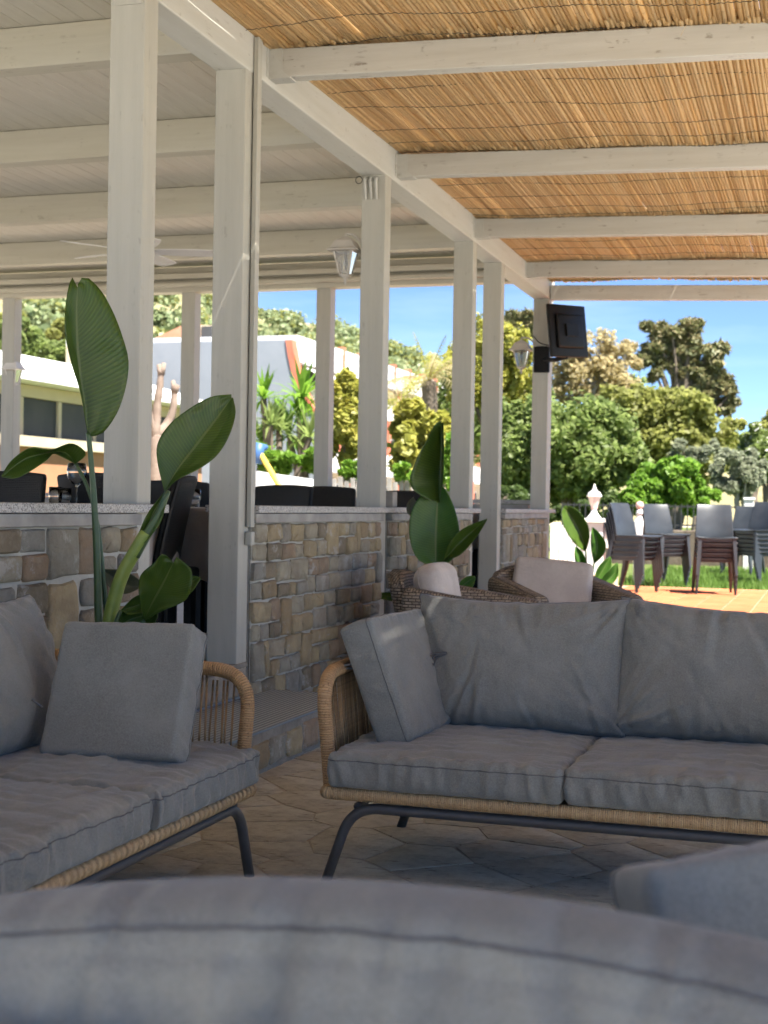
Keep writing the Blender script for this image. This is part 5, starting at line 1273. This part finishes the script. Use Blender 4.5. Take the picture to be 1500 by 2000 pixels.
tree('low_shrub', 'low bright shrub between the back post and the lantern post', 'shrub', 25.5, [(682,918,46,20)], 'f_bright', 2280, 0.096, (690,0), tr=.04)
tree('low_shrub', 'low bright shrub right of the lantern post', 'shrub', 25.5, [(785,925,32,24),(880,900,30,60)], 'f_bright', 2850, 0.096, (790,0), tr=.04)
tree('valley_tree', 'large dark tree behind the white roofed building', 'tree', 78, [(95,690,80,45),(40,670,60,55)], 'f_mid', 11400, 0.192, (95,0), tr=.25)
tree('valley_tree', 'olive tree above the white roof at the left edge', 'tree', 82, [(130,660,60,40),(20,640,50,45)], 'f_olive', 9500, 0.192, (130,0), tr=.2)
tree('screen_tree', 'broad green tree filling the gap between the pale tree and the palm', 'tree', 60, [(930,790,90,110),(1040,800,70,90),(1230,790,80,70)], 'f_mid', 15000, .15, (960,0), tr=.25)
tree('screen_tree', 'olive green tree behind the oleander at the right edge', 'tree', 52, [(1440,870,70,60),(1520,850,60,70)], 'f_olive', 8000, .13, (1450,0), tr=.2)
# umbrella pine
ell = [(1262,638,26,18),(1300,652,44,26),(1342,648,42,26),(1300,690,50,26),(1345,684,50,28),(1388,700,42,30),(1335,722,44,24),(1380,738,42,28),(1408,760,36,28),(1358,768,44,22),(1412,792,38,20),(1375,790,30,18),(1262,702,30,18),(1285,728,24,18)]
tree('umbrella_pine', 'wind shaped dark pine against the sky', 'tree', 54, ell, 'f_pine', 17100, 0.118, (1310,0), tr=.28, limbs=30, kr=.34, sub=60, elong=3.0)
tree('umbrella_pine', 'dark pine top seen between the last two posts', 'tree', 56, [(1010,622,30,16),(1032,640,24,18),(995,640,20,16)], 'f_pine', 3800, 0.126, (1012,0), tr=.2, kr=.36, sub=60, elong=3.0)
# yuccas: spiky rosettes on short stems
def yucca(heads, D, label, mat, n=46, L=.75):
    base = atd(heads[0][0], 985, D); base = Vector((base.x, base.y, 0)); t = thing('yucca', base, 0, label, 'plant', 'yuccas in the garden')
    V = []; F = []; st_ = MB()
    for (px, py, s_) in heads:
        c = np.array(atd(px, py, D+rg.uniform(-.4,.4))); st_.tube(smooth_path([base+Vector((rg.uniform(-.1,.1),0,0)), base.lerp(Vector(c),.5)+Vector((rg.uniform(-.1,.1),0,.1)), Vector(c)], .15), .06, 7)
        for k in range(n):
            el = rg.uniform(-.35,1.45); az = rg.uniform(0,6.28); d = np.array([math.cos(el)*math.cos(az), math.cos(el)*math.sin(az), math.sin(el)]); l_ = L*s_*rg.uniform(.7,1.1)
            sd = np.cross(d, [0,0,1]); sd = sd/(np.linalg.norm(sd)+1e-6)*.035*s_
            mid_ = c+d*l_*.55; tip = c+d*l_-np.array([0,0,l_*.22*(1.3-d[2])]); i = len(V); V += [c-sd*.5, c+sd*.5, mid_+sd, tip, mid_-sd]; F += [(i,i+1,i+2,i+4),(i+4,i+2,i+3,i+3)]
    b = MB(); b.v = [tuple(v) for v in V]; b.f = [f if f[2] != f[3] else f[:3] for f in F]
    b.build('rosette', M[mat], t, world=True); st_.build('stem', M['bark'], t, world=True, smooth=True)
yucca([(515,778,1.0),(512,870,.9)], 27, 'yucca nearest the conduit post beyond the veranda', 'f_bright')
yucca([(590,778,1.25),(585,815,1.0),(565,850,1.0)], 28, 'bushy yucca left of the middle back post', 'f_bright')
yucca([(545,842,1.0),(528,830,.8),(605,855,.9)], 26.5, 'low yucca between the two tall yuccas', 'f_mid')
# feather palm with drying fronds
def palm(px, py, D, label):
    base = atd(px, 985, D); base = Vector((base.x, base.y, 0)); c = atd(px, py, D); t = thing('feather_palm', base, 0, label, 'tree', 'trees and shrubs around the garden')
    MB().tube(smooth_path([base, base.lerp(c,.5)+Vector((.1,0,0)), c], .2), .22, 9).build('trunk', M['bark'], t, world=True, smooth=True)
    for k in range(20):
        az = k*2.4; el = rg.uniform(.1,1.35); L = rg.uniform(1.6,2.2); d = Vector((math.cos(az)*math.cos(el), math.sin(az)*math.cos(el), math.sin(el)))
        P = [c+d*L*s_-Vector((0,0,1))*(L*.55*s_*s_*(1.4-el*.6)) for s_ in [i/14 for i in range(15)]]
        b = MB(); b.tube(P, [.02*(1-.8*i/14) for i in range(15)], 4, False)
        for i in range(2, 15):
            tg = (P[i]-P[i-1]).normalized(); sd = tg.cross(Vector((0,0,1))).normalized()
            for s_ in (-1,1):
                ll = .42*math.sin(math.pi*min(1,i/14*.9+.1)); tip = P[i]+sd*s_*ll*.75+tg*ll*.6-Vector((0,0,ll*.5)); q = P[i]+tg*.05; b.add([P[i], q, tip], [(0,1,2)])
        b.build('frond', M['f_dry' if k % 3 else 'f_yellow'], t, world=True)
palm(838, 745, 40, 'feather palm with drying fronds right of the lantern post')
palm(790, 800, 43, 'smaller dry feather palm near the lantern post')
# pollarded tree
D = 24; base = atd(307, 985, D); base = Vector((base.x, base.y, 0)); t = thing('pollarded_tree', base, 0, 'bare pollarded tree with knobbly pale limbs', 'tree')
def limb(pts, r0, r1):
    P = smooth_path([atd(p[0], p[1], D+(p[2] if len(p) > 2 else 0)) for p in pts], .05)
    b = MB(); b.tube(P, [(r0+(r1-r0)*i/(len(P)-1))*(1+.12*mn.noise(Vector((i*.5, r0*50, 1)))) for i in range(len(P))], 10); b.build('limb', M['bark_pale'], t, world=True, smooth=True)
    e = P[-1]; q = MB()
    for k in range(4): q.tube([e-Vector((0,0,.05)), e+Vector((rg.uniform(-.07,.07), rg.uniform(-.05,.05), rg.uniform(.0,.16)))], [.065,.035], 8)
    q.build('pollard_knob', M['bark_pale'], t, world=True, smooth=True)
P = smooth_path([base, atd(304,900,D), atd(303,850,D)], .06); MB().tube(P, [.15-.05*i/(len(P)-1) for i in range(len(P))], 12).build('trunk', M['bark_pale'], t, world=True, smooth=True)
limb([(303,855),(306,800),(312,755),(315,725)], .09, .05); limb([(303,850),(325,830,.2),(338,800,.2),(341,760,.2)], .085, .05); limb([(303,860),(290,800,-.2),(292,760,-.2)], .07, .04)

# ------------------------------------------------------------------ playground frame and white wall behind the veranda
D = 22; pb = atd(530, 985, D); pg = thing('swing_frame', (pb.x, pb.y, 0), label='yellow swing leg with blue joint beyond the veranda', cat='swing')
MB().tube([atd(506,882,D), atd(552,960,D-.3), atd(600,1050,D-.6)], .045, 10).build('yellow_leg', M['yellow_paint'], pg, world=True, smooth=True)
MB().tube([atd(500,885,D), atd(470,960,D+.5), atd(440,1050,D+1)], .045, 10).build('yellow_leg', M['yellow_paint'], pg, world=True, smooth=True)
MB().tube([atd(518,874,D), atd(440,868,D+1.5), atd(330,860,D+3)], .05, 10).build('top_bar', M['blue_paint'], pg, world=True, smooth=True)
MB().tube([atd(508,866,D), atd(500,905,D)], .09, 10).build('joint', M['blue_paint'], pg, world=True, smooth=True)
p0, p1 = atd(502, 920, 23.5), atd(625, 938, 24.5); ww = thing('white_garden_wall', (p0.x, p0.y, 0), label='sunlit white garden wall beyond the conduit post', cat='wall')
b = MB(); d = (p1-p0).normalized(); nrm = Vector((-d.y, d.x, 0))*.2
vs = [Vector((p0.x,p0.y,0)), Vector((p1.x,p1.y,0)), p1, p0]; vs += [v+nrm for v in vs]
b.add(vs, [(0,1,2,3),(7,6,5,4),(3,2,6,7),(1,5,6,2),(0,3,7,4)]); b.build('wall_body', M['white_wall'], ww, world=True)
p0, p1 = atd(648, 925, 25), atd(905, 945, 26); sw = thing('grey_fence', (p0.x, p0.y, 0), label='grey board fence behind the lantern post', cat='fence')
d = p1-p0; n = 22
for k in range(n):
    a = p0+d*(k/n); e = p0+d*((k+.93)/n); z1 = 1.55+.04*math.sin(k*2.3)
    MB().box(a.x, e.x, a.y, a.y+.03, 0, z1, .004).build('board', M['bark_grey'], sw, world=True)

# ------------------------------------------------------------------ buildings
XB = -25.0
def yb(px): return at(px, 900, 'x', XB).y
b1 = thing('white_roofed_building', (XB, 42, 0), label='low building with white roof and long window band at the left', cat='building')
MB().box(XB-9, XB, 33, 54, 0, 2.80).build('wall', M['orange_wall'], b1, world=True)
MB().box(XB-9, XB+.25, 33, 54, 2.81, 3.15).build('parapet', M['cream_wall'], b1, world=True)
MB().box(XB-9, XB-.15, 33, 54, 4.45, 4.85).build('lintel', M['cream_wall'], b1, world=True)
MB().box(XB-9, XB-.9, 33, 54, 3.16, 4.44).build('glazed_core', M['dark_glass'], b1, world=True)
y = 33.2
while y < 54:
    MB().box(XB-.35, XB-.18, y, y+.20, 3.16, 4.44).build('window_post', M['cream_wall'], b1, world=True)
    MB().box(XB-.30, XB-.27, y+.205, y+2.395, 3.165, 4.435).build('window_pane', M['dark_glass'], b1, world=True); y += 2.4
b = MB(); b.add([(XB+.9,32.5,4.86),(XB+.9,54.5,4.86),(XB+.9,54.5,5.05),(XB+.9,32.5,5.05),(XB-4.5,32.5,6.6),(XB-4.5,54.5,6.6),(XB-10,32.5,5.0),(XB-10,54.5,5.0)], [(0,1,2,3),(3,2,5,4),(4,5,7,6),(0,3,4,6),(1,7,5,2),(0,6,7,1)])
b.build('roof', M['white_roof'], b1, world=True)
# terrace ground in front of it
b = MB(); b.add([(-24.9,20,.02),(-9.6,16,.02),(-9.6,70,.02),(-24.9,70,.02)], [(0,1,2,3)]); tag(b.build('courtyard_paving', M['paving_tan']), kind='structure')

YB = 62.0
b2 = thing('terraced_building', (at(430,900,'y',YB).x, YB, 0), label='white terraced apartment building with curved red edge trim', cat='building')
def q2(px, py): p = at(px, py, 'y', YB); return (p.x, p.z)
zt = q2(560, 664)[1]
pts = [q2(270, 690), q2(562, 664)]; curve = [q2(562,664), q2(566,690), q2(572,720), q2(582,752), q2(600,790), q2(630,830)]
poly = [(q2(250,690)[0], 0), (q2(250,672)[0], zt)] + [curve[0]] + [c for c in curve[1:]] + [(curve[-1][0], 0)]
# end wall: polygon in x,z extruded along y  (prism order for axis y is z,x)
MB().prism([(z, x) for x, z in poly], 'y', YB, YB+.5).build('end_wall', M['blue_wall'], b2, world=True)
cz = [(x, z) for x, z in curve]
b = MB()
for i in range(len(cz)-1):
    (xa, za), (xb, zb) = cz[i], cz[i+1]; b.add([(xa-.10,YB-.06,za),(xa+.22,YB-.06,za),(xb+.22,YB-.06,zb),(xb-.10,YB-.06,zb),(xa-.10,YB+.6,za),(xa+.22,YB+.6,za),(xb+.22,YB+.6,zb),(xb-.10,YB+.6,zb)], [(0,3,2,1),(1,2,6,5),(0,4,7,3),(4,5,6,7),(0,1,5,4),(2,3,7,6)])
b.build('curved_trim', M['red_trim'], b2, world=True)
XF = curve[0][0]
floors = [(zt-2.9, 0.0), (zt-5.9, .7), (0, 1.4)]
for i, (z0, out) in enumerate(floors):
    ztop = zt if i == 0 else floors[i-1][0]
    MB().box(XF-12, XF-1.5+out, YB+.51, YB+40, z0, ztop-.02).build('storey_wall', M['cream_wall'], b2, world=True)
    MB().box(XF-1.5+out, XF+.15+out, YB+.51, YB+40, z0-.15, z0+.05).build('balcony_slab', M['white_wall'], b2, world=True)
    MB().box(XF-.05+out, XF+.15+out, YB+.51, YB+40, z0+.055, z0+1.0).build('balcony_parapet', M['white_wall'], b2, world=True)
    for k in range(9):
        y = YB+2+k*4.2
        w = MB().box(XF-1.495+out, XF-1.42+out, y, y+1.9, z0+.1, z0+2.2).build('window', M['white_resin'], b2, world=True)
        for s_ in (0, 1):
            pn = MB().box(XF-1.418+out, XF-1.40+out, y+.08+s_*.92, y+.92+s_*.9, z0+.2, z0+2.1).build('pane', M['dark_glass'], w); pn.matrix_parent_inverse = b2.matrix_basis.inverted()
        MB().box(XF+.0+out, XF+.17+out, y+3.0, y+3.3, z0+.9, ztop-.05).build('red_pier', M['red_trim'], b2, world=True)
MB().box(XF-12, XF+.3, YB+.51, YB+40, zt-.02, zt+.28).build('roof_slab', M['white_wall'], b2, world=True)
MB().box(XF-.1, XF+.28, YB+.52, YB+40, zt-.95, zt-.03).build('fascia', M['white_wall'], b2, world=True)
for k in range(12): MB().box(XF+.02, XF+.33, YB+4+k*3, YB+4.35+k*3, zt-.6, zt+.45).build('roof_pier', M['red_trim'], b2, world=True)
aw = MB(); aw.add([(XF+.2,YB+2,zt-1.1),(XF+.2,YB+9,zt-1.1),(XF+2.0,YB+9,zt-2.0),(XF+2.0,YB+2,zt-2.0),(XF+.2,YB+2,zt-1.15),(XF+.2,YB+9,zt-1.15),(XF+2.0,YB+9,zt-2.05),(XF+2.0,YB+2,zt-2.05)], [(0,3,2,1),(4,5,6,7),(0,4,7,3),(2,6,5,1),(3,7,6,2),(0,1,5,4)]); aw.build('awning', M['white_roof'], b2, world=True)
# clay roofed house behind
YR = 76.0
b3 = thing('clay_roof_house', (at(360,900,'y',YR).x, YR, 0), label='pink house with clay tiled roof behind the white end wall', cat='house')
def q3(px, py): p = at(px, py, 'y', YR); return (p.x, p.z)
x0, z0 = q3(285, 672); x1, z1 = q3(372, 628); x2, z2 = q3(425, 632); _, z3 = q3(400, 672)
MB().box(x0, x2, YR+1, YR+9, 0, z3).build('wall', M['cream_wall'], b3, world=True)
b = MB(); b.add([(x0-.5,YR,z3),(x1,YR,z1),(x1,YR+10,z1),(x0-.5,YR+10,z3),(x1,YR,z3),(x1,YR+10,z3)], [(0,3,2,1),(0,1,4),(3,5,2),(1,2,5,4),(0,4,5,3)]); b.build('roof', M['roof_tile'], b3, world=True)
MB().box(x1+.02, x2, YR+.6, YR+8, z3+.02, z2, .02).build('roof_tower', M['cream_wall'], b3, world=True)
xm, zm = q3(396, 655); MB().box(xm-.35, xm+.35, YR+.52, YR+.61, zm-.8, zm+.6).build('window', M['dark_glass'], b3, world=True)

# ------------------------------------------------------------------ hills
ridge_px = [(-300,300),(-100,360),(100,430),(250,480),(400,545),(500,618),(560,628),(620,634),(700,660),(760,688),(820,706),(900,735),(1000,775),(1150,840),(1400,900),(1700,930)]
YH = 330.0
rx = []; rz_ = []
for px, py in ridge_px:
    p = at(px, py, 'y', YH); rx.append(p.x); rz_.append(p.z)
rx = np.array(rx); rz_ = np.array(rz_)
def hill_z(x, y):
    xx = x*YH/y          # the slope fans out from the village below
    h = np.interp(xx, rx, rz_); s_ = np.clip((y-115)/(YH-115), 0, 1)
    up = h*(s_**.75); back = h*np.clip(1-(y-YH)/400, .3, 1)
    nz2 = np.sin(x*.045)*np.cos(y*.038)*3+np.sin(x*.013+2)*np.sin(y*.021)*3.5
    return np.where(y < YH, up, back) + nz2*np.clip(s_*1.2,0,1)*np.clip((YH-y)/60, 0, 1)*.9
gx, gy = np.meshgrid(np.linspace(-420, 300, 130), np.linspace(115, 640, 80), indexing='ij'); gz = hill_z(gx, gy)-.1
nx_, ny_ = gx.shape; I = np.arange(nx_*ny_).reshape(nx_, ny_)
F = np.stack([I[:-1,:-1], I[1:,:-1], I[1:,1:], I[:-1,1:]], -1).reshape(-1,4)
tag(link('hills', raw_mesh('hills', np.stack([gx,gy,gz],-1).reshape(-1,3), F, M['hill'], True)), kind='structure')
m = 1100; ty = 118+(rg.random(m)**.8)*215; ang = rg.uniform(-.72, -.22, m); tx = ty*np.tan(ang)
dens = np.sin(tx*.06+1)*np.sin(ty*.05)+rg.normal(0,.5,m); keep = dens > .15-.6*(ang < -.46); tx, ty = tx[keep], ty[keep]
C = np.stack([tx, ty, hill_z(tx, ty)+1.0], 1); sc = rg.uniform(1.2,3.2,len(tx))*np.where(ty > 300, .8, 1.0); Rr = np.stack([sc*1.2, sc*1.2, sc*.95], 1)
V, F = leaves(C, Rr, 90000, .6)
tag(link('hillside_woodland', raw_mesh('hillside_woodland', V, F, M['f_hill'])), 'scattered trees and scrub covering the far hillside', 'woodland', kind='stuff')
V, F = leaves(C[::3], Rr[::3]*.9, 22000, .7)
tag(link('hillside_scrub', raw_mesh('hillside_scrub', V, F, M['f_olive'])), 'olive green scrub patches on the far hillside', 'scrub', kind='stuff')
